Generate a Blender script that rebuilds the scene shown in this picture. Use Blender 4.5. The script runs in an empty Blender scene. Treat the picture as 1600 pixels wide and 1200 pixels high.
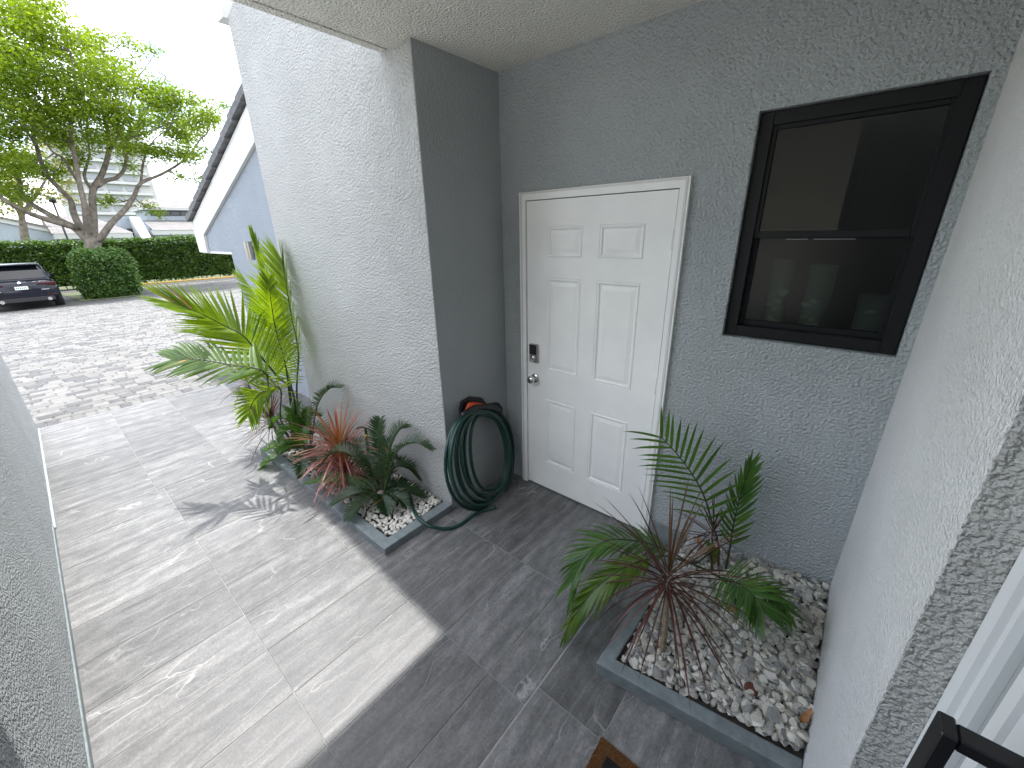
import bpy, math, random
import numpy as np
from mathutils import Vector, Matrix, noise as mnoise
R_ = math.radians
rnd = random.Random(7)
sc = bpy.context.scene
C = bpy.context.collection

# ------------------------------------------------------------------ camera
F, PITCH, YAW, ROLL = 624.03, -0.362993, 0.707063, -0.022517
CAM = Vector((1.9033, -2.1595, 1.8708))
_rb = Matrix(((1, 0, 0), (0, 0, -1), (0, 1, 0)))
ROT = Matrix.Rotation(YAW, 3, 'Z') @ _rb @ Matrix.Rotation(PITCH, 3, 'X') @ Matrix.Rotation(ROLL, 3, 'Z')
cd = bpy.data.cameras.new('camera'); cam = bpy.data.objects.new('camera', cd); C.objects.link(cam)
cam.matrix_world = Matrix.Translation(CAM) @ ROT.to_4x4()
cd.sensor_fit = 'HORIZONTAL'; cd.sensor_width = 36; cd.lens = F / 1600 * 36
cd.clip_start = 0.02; cd.clip_end = 3000
sc.camera = cam
# ------------------------------------------------------------------ sky, sun, exposure
SUN = Vector((-0.34, 0.18, 1.0)).normalized()
ELEV = math.asin(SUN.z); AZ = math.atan2(SUN.x, SUN.y)
wd = bpy.data.worlds.new('World'); sc.world = wd; wd.use_nodes = True
nt = wd.node_tree; nt.nodes.clear()
o_ = nt.nodes.new('ShaderNodeOutputWorld'); bg = nt.nodes.new('ShaderNodeBackground')
sky = nt.nodes.new('ShaderNodeTexSky'); sky.sky_type = 'NISHITA'; sky.sun_disc = False
sky.sun_elevation = ELEV; sky.sun_rotation = AZ; sky.air_density = 1.0; sky.dust_density = 1.5
tc = nt.nodes.new('ShaderNodeTexCoord'); mp = nt.nodes.new('ShaderNodeMapping')
mp.inputs['Scale'].default_value = (1.0, 1.7, 3.2); mp.inputs['Rotation'].default_value = (0.2, 0.5, 0.5)
nz = nt.nodes.new('ShaderNodeTexNoise'); nz.inputs['Scale'].default_value = 2.3; nz.inputs['Detail'].default_value = 7
nz.inputs['Roughness'].default_value = 0.55; nz.inputs['Distortion'].default_value = 0.6
rp = nt.nodes.new('ShaderNodeValToRGB'); rp.color_ramp.elements[0].position = 0.38; rp.color_ramp.elements[1].position = 0.66
mx = nt.nodes.new('ShaderNodeMixRGB'); mx.inputs['Color2'].default_value = (10.8, 10.85, 10.9, 1)
nt.links.new(tc.outputs['Generated'], mp.inputs['Vector']); nt.links.new(mp.outputs['Vector'], nz.inputs['Vector'])
nt.links.new(nz.outputs['Fac'], rp.inputs['Fac']); nt.links.new(rp.outputs['Color'], mx.inputs['Fac'])
nt.links.new(sky.outputs['Color'], mx.inputs['Color1']); nt.links.new(mx.outputs['Color'], bg.inputs['Color'])
bg.inputs['Strength'].default_value = 0.15
nt.links.new(bg.outputs['Background'], o_.inputs['Surface'])
sl = bpy.data.lights.new('sun', 'SUN'); sl.energy = 2.15; sl.angle = R_(1.0); sl.color = (1, 0.98, 0.955)
so = bpy.data.objects.new('sun', sl); C.objects.link(so); so.rotation_euler = SUN.to_track_quat('Z', 'Y').to_euler()
so.location = (-3, 2, 12)
vs = sc.view_settings; vs.view_transform = 'Standard'; vs.look = 'None'; vs.exposure = 1.7; vs.gamma = 1; vs.use_curve_mapping = False
sc.cycles.use_denoising = True
sc.cycles.max_bounces = 10; sc.cycles.diffuse_bounces = 6; sc.cycles.transparent_max_bounces = 12
sc.cycles.sample_clamp_indirect = 6

# ------------------------------------------------------------------ pixel -> direction helpers
def ray(px, py): return ROT @ Vector(((px - 800) / F, -(py - 600) / F, -1))
def onx(px, py, x): d = ray(px, py); return CAM + d * ((x - CAM.x) / d.x)
def ony(px, py, y): d = ray(px, py); return CAM + d * ((y - CAM.y) / d.y)
def onz(px, py, z): d = ray(px, py); return CAM + d * ((z - CAM.z) / d.z)

# ------------------------------------------------------------------ materials
def material(name):
    m = bpy.data.materials.new(name); m.use_nodes = True
    n = m.node_tree; b = n.nodes['Principled BSDF']
    return m, n, b
def N(n, t, **kw):
    x = n.nodes.new(t)
    for k, v in kw.items():
        if k in x.inputs: x.inputs[k].default_value = v
        else: setattr(x, k, v)
    return x
def ramp(n, fac, stops, interp='LINEAR'):
    r = n.nodes.new('ShaderNodeValToRGB'); r.color_ramp.interpolation = interp
    e = r.color_ramp.elements
    while len(e) < len(stops): e.new(0.5)
    for q, (p, c) in zip(e, stops):
        q.position = p; q.color = (*c, 1) if len(c) == 3 else c
    n.links.new(fac, r.inputs['Fac']); return r.outputs['Color']
def coords(n, scale=(1, 1, 1), kind='Object', rand=0.0):
    t = n.nodes.new('ShaderNodeTexCoord'); m = n.nodes.new('ShaderNodeMapping')
    m.inputs['Scale'].default_value = scale
    n.links.new(t.outputs[kind], m.inputs['Vector'])
    return m.outputs['Vector']
def plain(name, col, rough=0.6, metal=0.0, var=0.0, vscale=8, bump=0.0, bscale=60, spec=None):
    m, n, b = material(name)
    b.inputs['Base Color'].default_value = (*col, 1); b.inputs['Roughness'].default_value = rough; b.inputs['Metallic'].default_value = metal
    if spec is not None: b.inputs['Specular IOR Level'].default_value = spec
    v = coords(n)
    if var:
        z = N(n, 'ShaderNodeTexNoise', Scale=vscale, Detail=5.0); n.links.new(v, z.inputs['Vector'])
        c = ramp(n, z.outputs['Fac'], [(0.3, tuple(x * (1 - var) for x in col)), (0.7, tuple(min(1, x * (1 + var)) for x in col))])
        n.links.new(c, b.inputs['Base Color'])
    if bump:
        z = N(n, 'ShaderNodeTexNoise', Scale=bscale, Detail=3.0); n.links.new(v, z.inputs['Vector'])
        u = N(n, 'ShaderNodeBump', Strength=bump, Distance=0.01); n.links.new(z.outputs['Fac'], u.inputs['Height']); n.links.new(u.outputs['Normal'], b.inputs['Normal'])
    return m
def stucco(name, col, strength=0.8, scale=80, dist=0.0135, stain=0.09, rough=0.75):
    m, n, b = material(name); b.inputs['Roughness'].default_value = rough
    v = coords(n)
    z = N(n, 'ShaderNodeTexNoise', Scale=scale, Detail=2.0, Roughness=0.5); n.links.new(v, z.inputs['Vector'])
    h = ramp(n, z.outputs['Fac'], [(0.30, (0, 0, 0)), (0.70, (1,) * 3)])
    big = N(n, 'ShaderNodeTexNoise', Scale=9.0, Detail=3.0); n.links.new(v, big.inputs['Vector'])
    bs = N(n, 'ShaderNodeMapRange'); bs.inputs[1].default_value = 0.3; bs.inputs[2].default_value = 0.7; bs.inputs[3].default_value = 0.75; bs.inputs[4].default_value = 1.1; n.links.new(big.outputs['Fac'], bs.inputs[0])
    hm = N(n, 'ShaderNodeMath', operation='MULTIPLY'); n.links.new(h, hm.inputs[0]); n.links.new(bs.outputs[0], hm.inputs[1])
    f = N(n, 'ShaderNodeTexNoise', Scale=scale * 2.6, Detail=3.0, Roughness=0.6); n.links.new(v, f.inputs['Vector'])
    a = N(n, 'ShaderNodeMath', operation='MULTIPLY_ADD'); a.inputs[1].default_value = 0.30
    n.links.new(f.outputs['Fac'], a.inputs[0]); n.links.new(hm.outputs[0], a.inputs[2])
    u = N(n, 'ShaderNodeBump', Strength=strength, Distance=dist); n.links.new(a.outputs[0], u.inputs['Height'])
    n.links.new(u.outputs['Normal'], b.inputs['Normal'])
    g = N(n, 'ShaderNodeTexNoise', Scale=1.7, Detail=6.0, Roughness=0.6); n.links.new(v, g.inputs['Vector'])
    c = ramp(n, g.outputs['Fac'], [(0.3, tuple(x * (1 - stain) for x in col)), (0.72, tuple(x * (1 + stain * 0.5) for x in col))])
    n.links.new(c, b.inputs['Base Color'])
    return m
M = {}
M['stucco_white'] = stucco('stucco_white', (0.50, 0.505, 0.49), 0.9)
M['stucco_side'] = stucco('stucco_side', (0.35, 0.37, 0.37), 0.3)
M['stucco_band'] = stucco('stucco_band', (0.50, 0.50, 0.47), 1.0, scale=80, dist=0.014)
M['stucco_entry'] = stucco('stucco_entry', (0.78, 0.775, 0.75), 0.7, scale=88)
M['stucco_grey'] = stucco('stucco_grey', (0.415, 0.45, 0.458), 0.8)
M['stucco_opposite'] = stucco('stucco_opposite', (0.47, 0.50, 0.51), 1.0, scale=84, dist=0.024)
M['stucco_blue'] = stucco('stucco_blue', (0.33, 0.37, 0.42), 0.8)
M['stucco_ceiling'] = stucco('stucco_ceiling', (0.86, 0.84, 0.77), 0.9, scale=84)
M['smooth_grey'] = plain('smooth_grey', (0.30, 0.335, 0.345), 0.55, var=0.06)
M['kerb_paint'] = plain('kerb_paint', (0.185, 0.215, 0.22), 0.5, var=0.18, vscale=22, bump=0.25, bscale=90)
M['white_paint'] = plain('white_paint', (0.84, 0.85, 0.83), 0.42, var=0.035, vscale=5, bump=0.05, bscale=140)
M['white_trim'] = plain('white_trim', (0.66, 0.66, 0.64), 0.45, var=0.03, vscale=5)
M['white_aluminium'] = plain('white_aluminium', (0.78, 0.79, 0.78), 0.3)
M['grey_aluminium'] = plain('grey_aluminium', (0.36, 0.38, 0.38), 0.35)
M['black_metal'] = plain('black_metal', (0.012, 0.012, 0.013), 0.42)
M['window_black'] = plain('window_black', (0.008, 0.009, 0.010), 0.5, spec=0.25)
M['black_rubber'] = plain('black_rubber', (0.015, 0.015, 0.016), 0.6)
M['black_plastic'] = plain('black_plastic', (0.014, 0.014, 0.015), 0.45)
M['chrome'] = plain('chrome', (0.72, 0.72, 0.72), 0.12, 1.0)
M['nickel'] = plain('nickel', (0.45, 0.44, 0.41), 0.28, 1.0)
M['brass'] = plain('brass', (0.62, 0.42, 0.14), 0.3, 1.0)
M['hose'] = plain('hose', (0.006, 0.042, 0.03), 0.34)
M['orange'] = plain('orange', (0.55, 0.065, 0.01), 0.42)
M['soil'] = plain('soil', (0.05, 0.042, 0.034), 0.95, var=0.4, vscale=30, bump=0.8, bscale=60)
M['grout'] = plain('grout', (0.29, 0.288, 0.275), 0.9, var=0.15, vscale=20)
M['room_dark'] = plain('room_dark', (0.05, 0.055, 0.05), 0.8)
M['room_panel'] = plain('room_panel', (0.40, 0.37, 0.30), 0.7, var=0.1, vscale=2)
M['rust'] = plain('rust', (0.12, 0.035, 0.02), 0.75, var=0.3, vscale=60)
M['dry_leaf'] = plain('dry_leaf', (0.32, 0.15, 0.06), 0.7, var=0.3, vscale=40)
M['asphalt'] = plain('asphalt', (0.065, 0.064, 0.062), 0.9, var=0.15, vscale=1.3, bump=0.4, bscale=70)
M['yellow_paint'] = plain('yellow_paint', (0.40, 0.24, 0.04), 0.6, var=0.2, vscale=6)
M['tan_wall'] = plain('tan_wall', (0.27, 0.25, 0.21), 0.9, var=0.05, vscale=0.5)
M['grass_soil'] = plain('grass_soil', (0.085, 0.10, 0.04), 0.95, var=0.4, vscale=3)
M['concrete'] = plain('concrete', (0.40, 0.39, 0.37), 0.85, var=0.12, vscale=4)
M['roof_slate'] = plain('roof_slate', (0.125, 0.125, 0.13), 0.75, var=0.35, vscale=9, bump=0.5, bscale=25)
M['far_wall'] = plain('far_wall', (0.30, 0.34, 0.38), 0.85, var=0.05, vscale=1)
M['far_white'] = plain('far_white', (0.46, 0.47, 0.47), 0.7)
M['tower_white'] = plain('tower_white', (0.42, 0.42, 0.41), 0.8)
M['tower_dark'] = plain('tower_dark', (0.26, 0.28, 0.30), 0.3)
M['far_glass'] = plain('far_glass', (0.03, 0.04, 0.05), 0.15)
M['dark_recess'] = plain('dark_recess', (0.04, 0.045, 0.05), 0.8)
M['car_paint'] = plain('car_paint', (0.006, 0.008, 0.016), 0.18)
M['car_paint'].node_tree.nodes['Principled BSDF'].inputs['Coat Weight'].default_value = 0.25
M['car_paint'].node_tree.nodes['Principled BSDF'].inputs['Specular IOR Level'].default_value = 0.25
M['car_glass'] = plain('car_glass', (0.004, 0.005, 0.006), 0.06)
M['car_light'] = plain('car_light', (0.045, 0.003, 0.004), 0.15)
M['tyre'] = plain('tyre', (0.012, 0.012, 0.012), 0.8)
M['plate'] = plain('plate', (0.75, 0.76, 0.72), 0.5)
M['plate_ink'] = plain('plate_ink', (0.03, 0.15, 0.06), 0.5)

def far_roof():
    m, n, b = material('far_roof'); b.inputs['Roughness'].default_value = 0.9
    v = coords(n, (1, 1, 1)); br = N(n, 'ShaderNodeTexBrick', Scale=1.0, Color1=(0.20, 0.185, 0.175, 1), Color2=(0.145, 0.137, 0.132, 1), Mortar=(0.09, 0.087, 0.085, 1))
    br.inputs['Mortar Size'].default_value = 0.02; br.inputs['Brick Width'].default_value = 0.55; br.inputs['Row Height'].default_value = 0.33
    mp_ = n.nodes.new('ShaderNodeMapping'); mp_.inputs['Rotation'].default_value = (0, 0, R_(90))
    n.links.new(v, mp_.inputs['Vector']); n.links.new(mp_.outputs['Vector'], br.inputs['Vector']); n.links.new(br.outputs['Color'], b.inputs['Base Color'])
    return m
M['far_roof'] = far_roof()

def tile_mat():
    m, n, b = material('stone_tile')
    g = n.nodes.new('ShaderNodeNewGeometry'); oi = n.nodes.new('ShaderNodeObjectInfo')
    wn = N(n, 'ShaderNodeTexWhiteNoise', noise_dimensions='1D'); n.links.new(oi.outputs['Random'], wn.inputs['W'])
    sc1 = N(n, 'ShaderNodeVectorMath', operation='SCALE', Scale=40.0); n.links.new(wn.outputs['Color'], sc1.inputs[0])
    ad = N(n, 'ShaderNodeVectorMath', operation='ADD'); n.links.new(g.outputs['Position'], ad.inputs[0]); n.links.new(sc1.outputs[0], ad.inputs[1])
    def mp2(s, r=0.0):
        q = n.nodes.new('ShaderNodeMapping'); q.inputs['Scale'].default_value = s; q.inputs['Rotation'].default_value = (0, 0, r)
        n.links.new(ad.outputs[0], q.inputs['Vector']); return q.outputs['Vector']
    # long soft streaks running along the tile
    s1 = N(n, 'ShaderNodeTexNoise', Scale=1.0, Detail=8.0, Roughness=0.62, Distortion=0.8); n.links.new(mp2((17, 1.9, 1), 0.16), s1.inputs['Vector'])
    s2 = N(n, 'ShaderNodeTexNoise', Scale=1.0, Detail=9.0, Roughness=0.7); n.links.new(mp2((16, 9, 1), 0.5), s2.inputs['Vector'])
    fine = N(n, 'ShaderNodeTexNoise', Scale=95.0, Detail=6.0, Roughness=0.85); n.links.new(ad.outputs[0], fine.inputs['Vector'])
    base = ramp(n, s1.outputs['Fac'], [(0.25, (0.085, 0.085, 0.084)), (0.47, (0.130, 0.129, 0.126)), (0.58, (0.164, 0.162, 0.158)), (0.68, (0.19, 0.188, 0.184)), (0.72, (0.25, 0.248, 0.243)), (0.77, (0.19, 0.188, 0.185))])
    cl = ramp(n, s2.outputs['Fac'], [(0.36, (0.62,) * 3), (0.64, (1.32,) * 3)])
    mul = N(n, 'ShaderNodeMixRGB', blend_type='MULTIPLY', Fac=0.7); n.links.new(base, mul.inputs[1]); n.links.new(cl, mul.inputs[2])
    fc = ramp(n, fine.outputs['Fac'], [(0.33, (0.62,) * 3), (0.67, (1.38,) * 3)])
    mul2 = N(n, 'ShaderNodeMixRGB', blend_type='MULTIPLY', Fac=0.85); n.links.new(mul.outputs[0], mul2.inputs[1]); n.links.new(fc, mul2.inputs[2])
    # thin pale veins
    dn = N(n, 'ShaderNodeTexNoise', Scale=5.0, Detail=4.0); n.links.new(ad.outputs[0], dn.inputs['Vector'])
    ds = N(n, 'ShaderNodeVectorMath', operation='SCALE', Scale=0.5); n.links.new(dn.outputs['Color'], ds.inputs[0])
    da = N(n, 'ShaderNodeVectorMath', operation='ADD'); n.links.new(mp2((7.5, 1.3, 1), 0.30), da.inputs[0]); n.links.new(ds.outputs[0], da.inputs[1])
    vo = N(n, 'ShaderNodeTexVoronoi', feature='DISTANCE_TO_EDGE', Scale=0.9); n.links.new(da.outputs[0], vo.inputs['Vector'])
    vein = ramp(n, vo.outputs['Distance'], [(0.0, (1,) * 3), (0.004, (0.5,) * 3), (0.011, (0,) * 3)])
    msk = N(n, 'ShaderNodeTexNoise', Scale=3.2, Detail=2.0); n.links.new(ad.outputs[0], msk.inputs['Vector'])
    mr = ramp(n, msk.outputs['Fac'], [(0.44, (0,) * 3), (0.60, (0.8,) * 3)])
    vm = N(n, 'ShaderNodeMath', operation='MULTIPLY'); n.links.new(vein, vm.inputs[0]); n.links.new(mr, vm.inputs[1])
    fin = N(n, 'ShaderNodeMixRGB', Color2=(0.36, 0.355, 0.345, 1)); n.links.new(vm.outputs[0], fin.inputs['Fac']); n.links.new(mul2.outputs[0], fin.inputs[1])
    # every tile a slightly different tone
    tn = ramp(n, oi.outputs['Random'], [(0.0, (0.80,) * 3), (1.0, (1.2,) * 3)])
    out = N(n, 'ShaderNodeMixRGB', blend_type='MULTIPLY', Fac=1.0); n.links.new(fin.outputs[0], out.inputs[1]); n.links.new(tn, out.inputs[2])
    n.links.new(out.outputs[0], b.inputs['Base Color'])
    rr = ramp(n, s2.outputs['Fac'], [(0.3, (0.42,) * 3), (0.7, (0.62,) * 3)]); n.links.new(rr, b.inputs['Roughness'])
    u = N(n, 'ShaderNodeBump', Strength=0.35, Distance=0.002); n.links.new(s1.outputs['Fac'], u.inputs['Height'])
    u2 = N(n, 'ShaderNodeBump', Strength=0.25, Distance=0.001); n.links.new(fine.outputs['Fac'], u2.inputs['Height']); n.links.new(u.outputs['Normal'], u2.inputs['Normal'])
    n.links.new(u2.outputs['Normal'], b.inputs['Normal'])
    return m
M['tile'] = tile_mat()

def piece_mat(name, stops, rough=0.8, var=0.25, vscale=40, bump=0.3, spec=0.4):
    """colour picked at random for each piece, joined or single"""
    m, n, b = material(name); b.inputs['Roughness'].default_value = rough; b.inputs['Specular IOR Level'].default_value = spec
    g = n.nodes.new('ShaderNodeNewGeometry'); oi = n.nodes.new('ShaderNodeObjectInfo')
    a = N(n, 'ShaderNodeMath', operation='ADD'); n.links.new(g.outputs['Random Per Island'], a.inputs[0]); n.links.new(oi.outputs['Random'], a.inputs[1])
    f = N(n, 'ShaderNodeMath', operation='FRACT'); n.links.new(a.outputs[0], f.inputs[0])
    c = ramp(n, f.outputs[0], stops)
    z = N(n, 'ShaderNodeTexNoise', Scale=vscale, Detail=5.0, Roughness=0.65); n.links.new(g.outputs['Position'], z.inputs['Vector'])
    d = ramp(n, z.outputs['Fac'], [(0.3, (1 - var,) * 3), (0.7, (1 + var * 0.6,) * 3)])
    k = N(n, 'ShaderNodeMixRGB', blend_type='MULTIPLY', Fac=1.0); n.links.new(c, k.inputs[1]); n.links.new(d, k.inputs[2])
    n.links.new(k.outputs[0], b.inputs['Base Color'])
    u = N(n, 'ShaderNodeBump', Strength=bump, Distance=0.004); n.links.new(z.outputs['Fac'], u.inputs['Height']); n.links.new(u.outputs['Normal'], b.inputs['Normal'])
    return m
M['paver'] = piece_mat('paver', [(0.0, (0.160, 0.156, 0.147)), (0.40, (0.185, 0.180, 0.170)), (0.44, (0.110, 0.109, 0.108)), (0.70, (0.092, 0.091, 0.091)), (0.74, (0.140, 0.136, 0.128)), (1.0, (0.165, 0.160, 0.150))], 0.85, 0.2, 14)
M['pebble'] = piece_mat('pebble', [(0.0, (0.60, 0.58, 0.50)), (0.25, (0.68, 0.665, 0.60)), (0.30, (0.36, 0.365, 0.35)), (0.48, (0.25, 0.255, 0.25)), (0.60, (0.28, 0.275, 0.26)), (0.66, (0.52, 0.47, 0.37)), (0.8, (0.42, 0.41, 0.38)), (0.88, (0.40, 0.36, 0.31)), (1.0, (0.60, 0.585, 0.54))], 0.6, 0.22, 55)
M['pebble_pale'] = piece_mat('pebble_pale', [(0.0, (0.66, 0.63, 0.55)), (0.5, (0.74, 0.72, 0.66)), (0.7, (0.48, 0.46, 0.42)), (1.0, (0.70, 0.66, 0.57))], 0.6, 0.15, 55)
M['paver_dark'] = piece_mat('paver_dark', [(0.0, (0.11, 0.108, 0.105)), (0.6, (0.15, 0.145, 0.14)), (1.0, (0.19, 0.185, 0.175))], 0.85, 0.2, 14)

def leaf_mat(name, c1, c2, trans=0.4, rough=0.42, tcol=None, nscale=9):
    m, n, b = material(name)
    g = n.nodes.new('ShaderNodeNewGeometry')
    z = N(n, 'ShaderNodeTexNoise', Scale=nscale, Detail=3.0); n.links.new(g.outputs['Position'], z.inputs['Vector'])
    a = N(n, 'ShaderNodeMath', operation='MULTIPLY_ADD'); a.inputs[1].default_value = 0.45
    n.links.new(g.outputs['Random Per Island'], a.inputs[0]); 
    sb = N(n, 'ShaderNodeMath', operation='MULTIPLY'); sb.inputs[1].default_value = 0.75; n.links.new(z.outputs['Fac'], sb.inputs[0]); n.links.new(sb.outputs[0], a.inputs[2])
    c = ramp(n, a.outputs[0], [(0.25, c1), (0.8, c2)])
    n.links.new(c, b.inputs['Base Color']); b.inputs['Roughness'].default_value = rough
    t = n.nodes.new('ShaderNodeBsdfTranslucent')
    mul = N(n, 'ShaderNodeMixRGB', blend_type='MULTIPLY', Fac=1.0, Color2=(*(tcol or (1.5, 1.5, 0.5)), 1)); n.links.new(c, mul.inputs[1])
    n.links.new(mul.outputs[0], t.inputs['Color'])
    mixs = N(n, 'ShaderNodeMixShader', Fac=trans); n.links.new(b.outputs[0], mixs.inputs[1]); n.links.new(t.outputs[0], mixs.inputs[2])
    n.links.new(mixs.outputs[0], n.nodes['Material Output'].inputs['Surface'])
    return m
M['palm_leaf'] = leaf_mat('palm_leaf', (0.070, 0.145, 0.008), (0.20, 0.295, 0.016), 0.5, 0.38, (1.9, 1.75, 0.35), 5)
M['palm_dark'] = leaf_mat('palm_dark', (0.030, 0.088, 0.016), (0.080, 0.175, 0.030), 0.35, 0.36, (1.8, 1.8, 0.5), 6)
M['palm_mid'] = leaf_mat('palm_mid', (0.045, 0.105, 0.012), (0.10, 0.17, 0.02), 0.35, 0.38, (1.7, 1.6, 0.4), 5)
M['palm_stem'] = plain('palm_stem', (0.035, 0.05, 0.018), 0.5, var=0.3, vscale=20)
M['sago_leaf'] = leaf_mat('sago_leaf', (0.010, 0.030, 0.012), (0.038, 0.078, 0.026), 0.3, 0.34, (1.8, 1.9, 0.4), 7)
M['sago_green'] = leaf_mat('sago_green', (0.035, 0.095, 0.015), (0.075, 0.16, 0.025), 0.4, 0.4, (1.8, 1.8, 0.4), 7)
M['pink_leaf'] = leaf_mat('pink_leaf', (0.19, 0.045, 0.05), (0.42, 0.19, 0.15), 0.3, 0.4, (1.3, 0.7, 0.6), 9)
M['pink_core'] = leaf_mat('pink_core', (0.16, 0.09, 0.025), (0.40, 0.17, 0.07), 0.35, 0.4, (1.3, 0.8, 0.4), 9)
M['purple_leaf'] = leaf_mat('purple_leaf', (0.036, 0.013, 0.012), (0.105, 0.038, 0.028), 0.25, 0.4, (1.4, 0.7, 0.6), 9)
M['purple_core'] = leaf_mat('purple_core', (0.060, 0.038, 0.014), (0.13, 0.07, 0.03), 0.25, 0.45, (1.4, 0.9, 0.5), 9)
M['cane'] = plain('cane', (0.24, 0.20, 0.13), 0.8, var=0.25, vscale=60, bump=0.6, bscale=70)
M['tree_leaf'] = leaf_mat('tree_leaf', (0.065, 0.125, 0.012), (0.19, 0.25, 0.020), 0.5, 0.42, (1.7, 1.75, 0.4), 0.9)
M['tree_yellow'] = leaf_mat('tree_yellow', (0.075, 0.10, 0.015), (0.20, 0.20, 0.035), 0.45, 0.5, (1.7, 1.5, 0.5), 1.1)
M['hedge_leaf'] = leaf_mat('hedge_leaf', (0.020, 0.058, 0.012), (0.085, 0.155, 0.022), 0.25, 0.42, (1.6, 1.7, 0.5), 2.5)
M['bush_leaf'] = leaf_mat('bush_leaf', (0.028, 0.080, 0.018), (0.10, 0.175, 0.04), 0.25, 0.42, (1.6, 1.7, 0.5), 3)
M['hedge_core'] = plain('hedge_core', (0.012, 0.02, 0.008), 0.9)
M['bark'] = plain('bark', (0.165, 0.14, 0.115), 0.9, var=0.45, vscale=5, bump=0.9, bscale=14)
M['mat_coir'] = plain('mat_coir', (0.20, 0.085, 0.025), 0.95, var=0.5, vscale=160, bump=0.9, bscale=300)
M['mat_black'] = plain('mat_black', (0.012, 0.011, 0.011), 0.95, var=0.3, vscale=160, bump=0.9, bscale=300)

def glass_mat(name, tint, rough=0.02):
    m, n, b = material(name); n.nodes.remove(b)
    t = N(n, 'ShaderNodeBsdfTransparent', Color=(*tint, 1)); gl = N(n, 'ShaderNodeBsdfGlossy', Roughness=rough)
    fr = N(n, 'ShaderNodeFresnel', IOR=1.45); ms = N(n, 'ShaderNodeMixShader')
    n.links.new(fr.outputs[0], ms.inputs[0]); n.links.new(t.outputs[0], ms.inputs[1]); n.links.new(gl.outputs[0], ms.inputs[2])
    n.links.new(ms.outputs[0], n.nodes['Material Output'].inputs['Surface']); return m
M['window_glass'] = glass_mat('window_glass', (0.60, 0.64, 0.62))
M['lower_glass'] = glass_mat('lower_glass', (0.50, 0.57, 0.54), 0.25)
M['vase_glass'] = glass_mat('vase_glass', (0.85, 0.86, 0.84))
M['shell'] = plain('shell', (0.85, 0.80, 0.66), 0.5)
M['vase_milk'] = plain('vase_milk', (0.40, 0.39, 0.35), 0.4)
M['vase_fill'] = plain('vase_fill', (0.30, 0.29, 0.25), 0.6)

# ------------------------------------------------------------------ object helpers
def obj(name, verts, faces, mat, parent=None, smooth=False, mats=None, fmat=None, loc=None):
    me = bpy.data.meshes.new(name); me.from_pydata([tuple(v) for v in verts], [], faces)
    for x in (mats or [mat]): me.materials.append(M[x] if isinstance(x, str) else x)
    if fmat is not None: me.polygons.foreach_set('material_index', fmat)
    if smooth: me.polygons.foreach_set('use_smooth', [True] * len(me.polygons))
    me.update()
    return link(name, me, parent, loc)
def link(name, me, parent=None, loc=None):
    o = bpy.data.objects.new(name, me); C.objects.link(o)
    if parent is not None: o.parent = parent
    if loc is not None: o.location = loc
    return o
def tag(o, label, cat, group=None):
    o['label'] = label; o['category'] = cat
    if group: o['group'] = group
    return o
def thing(name, label, cat, group=None):
    o = bpy.data.objects.new(name, None); C.objects.link(o); o.empty_display_size = 0.1
    return tag(o, label, cat, group)
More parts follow.
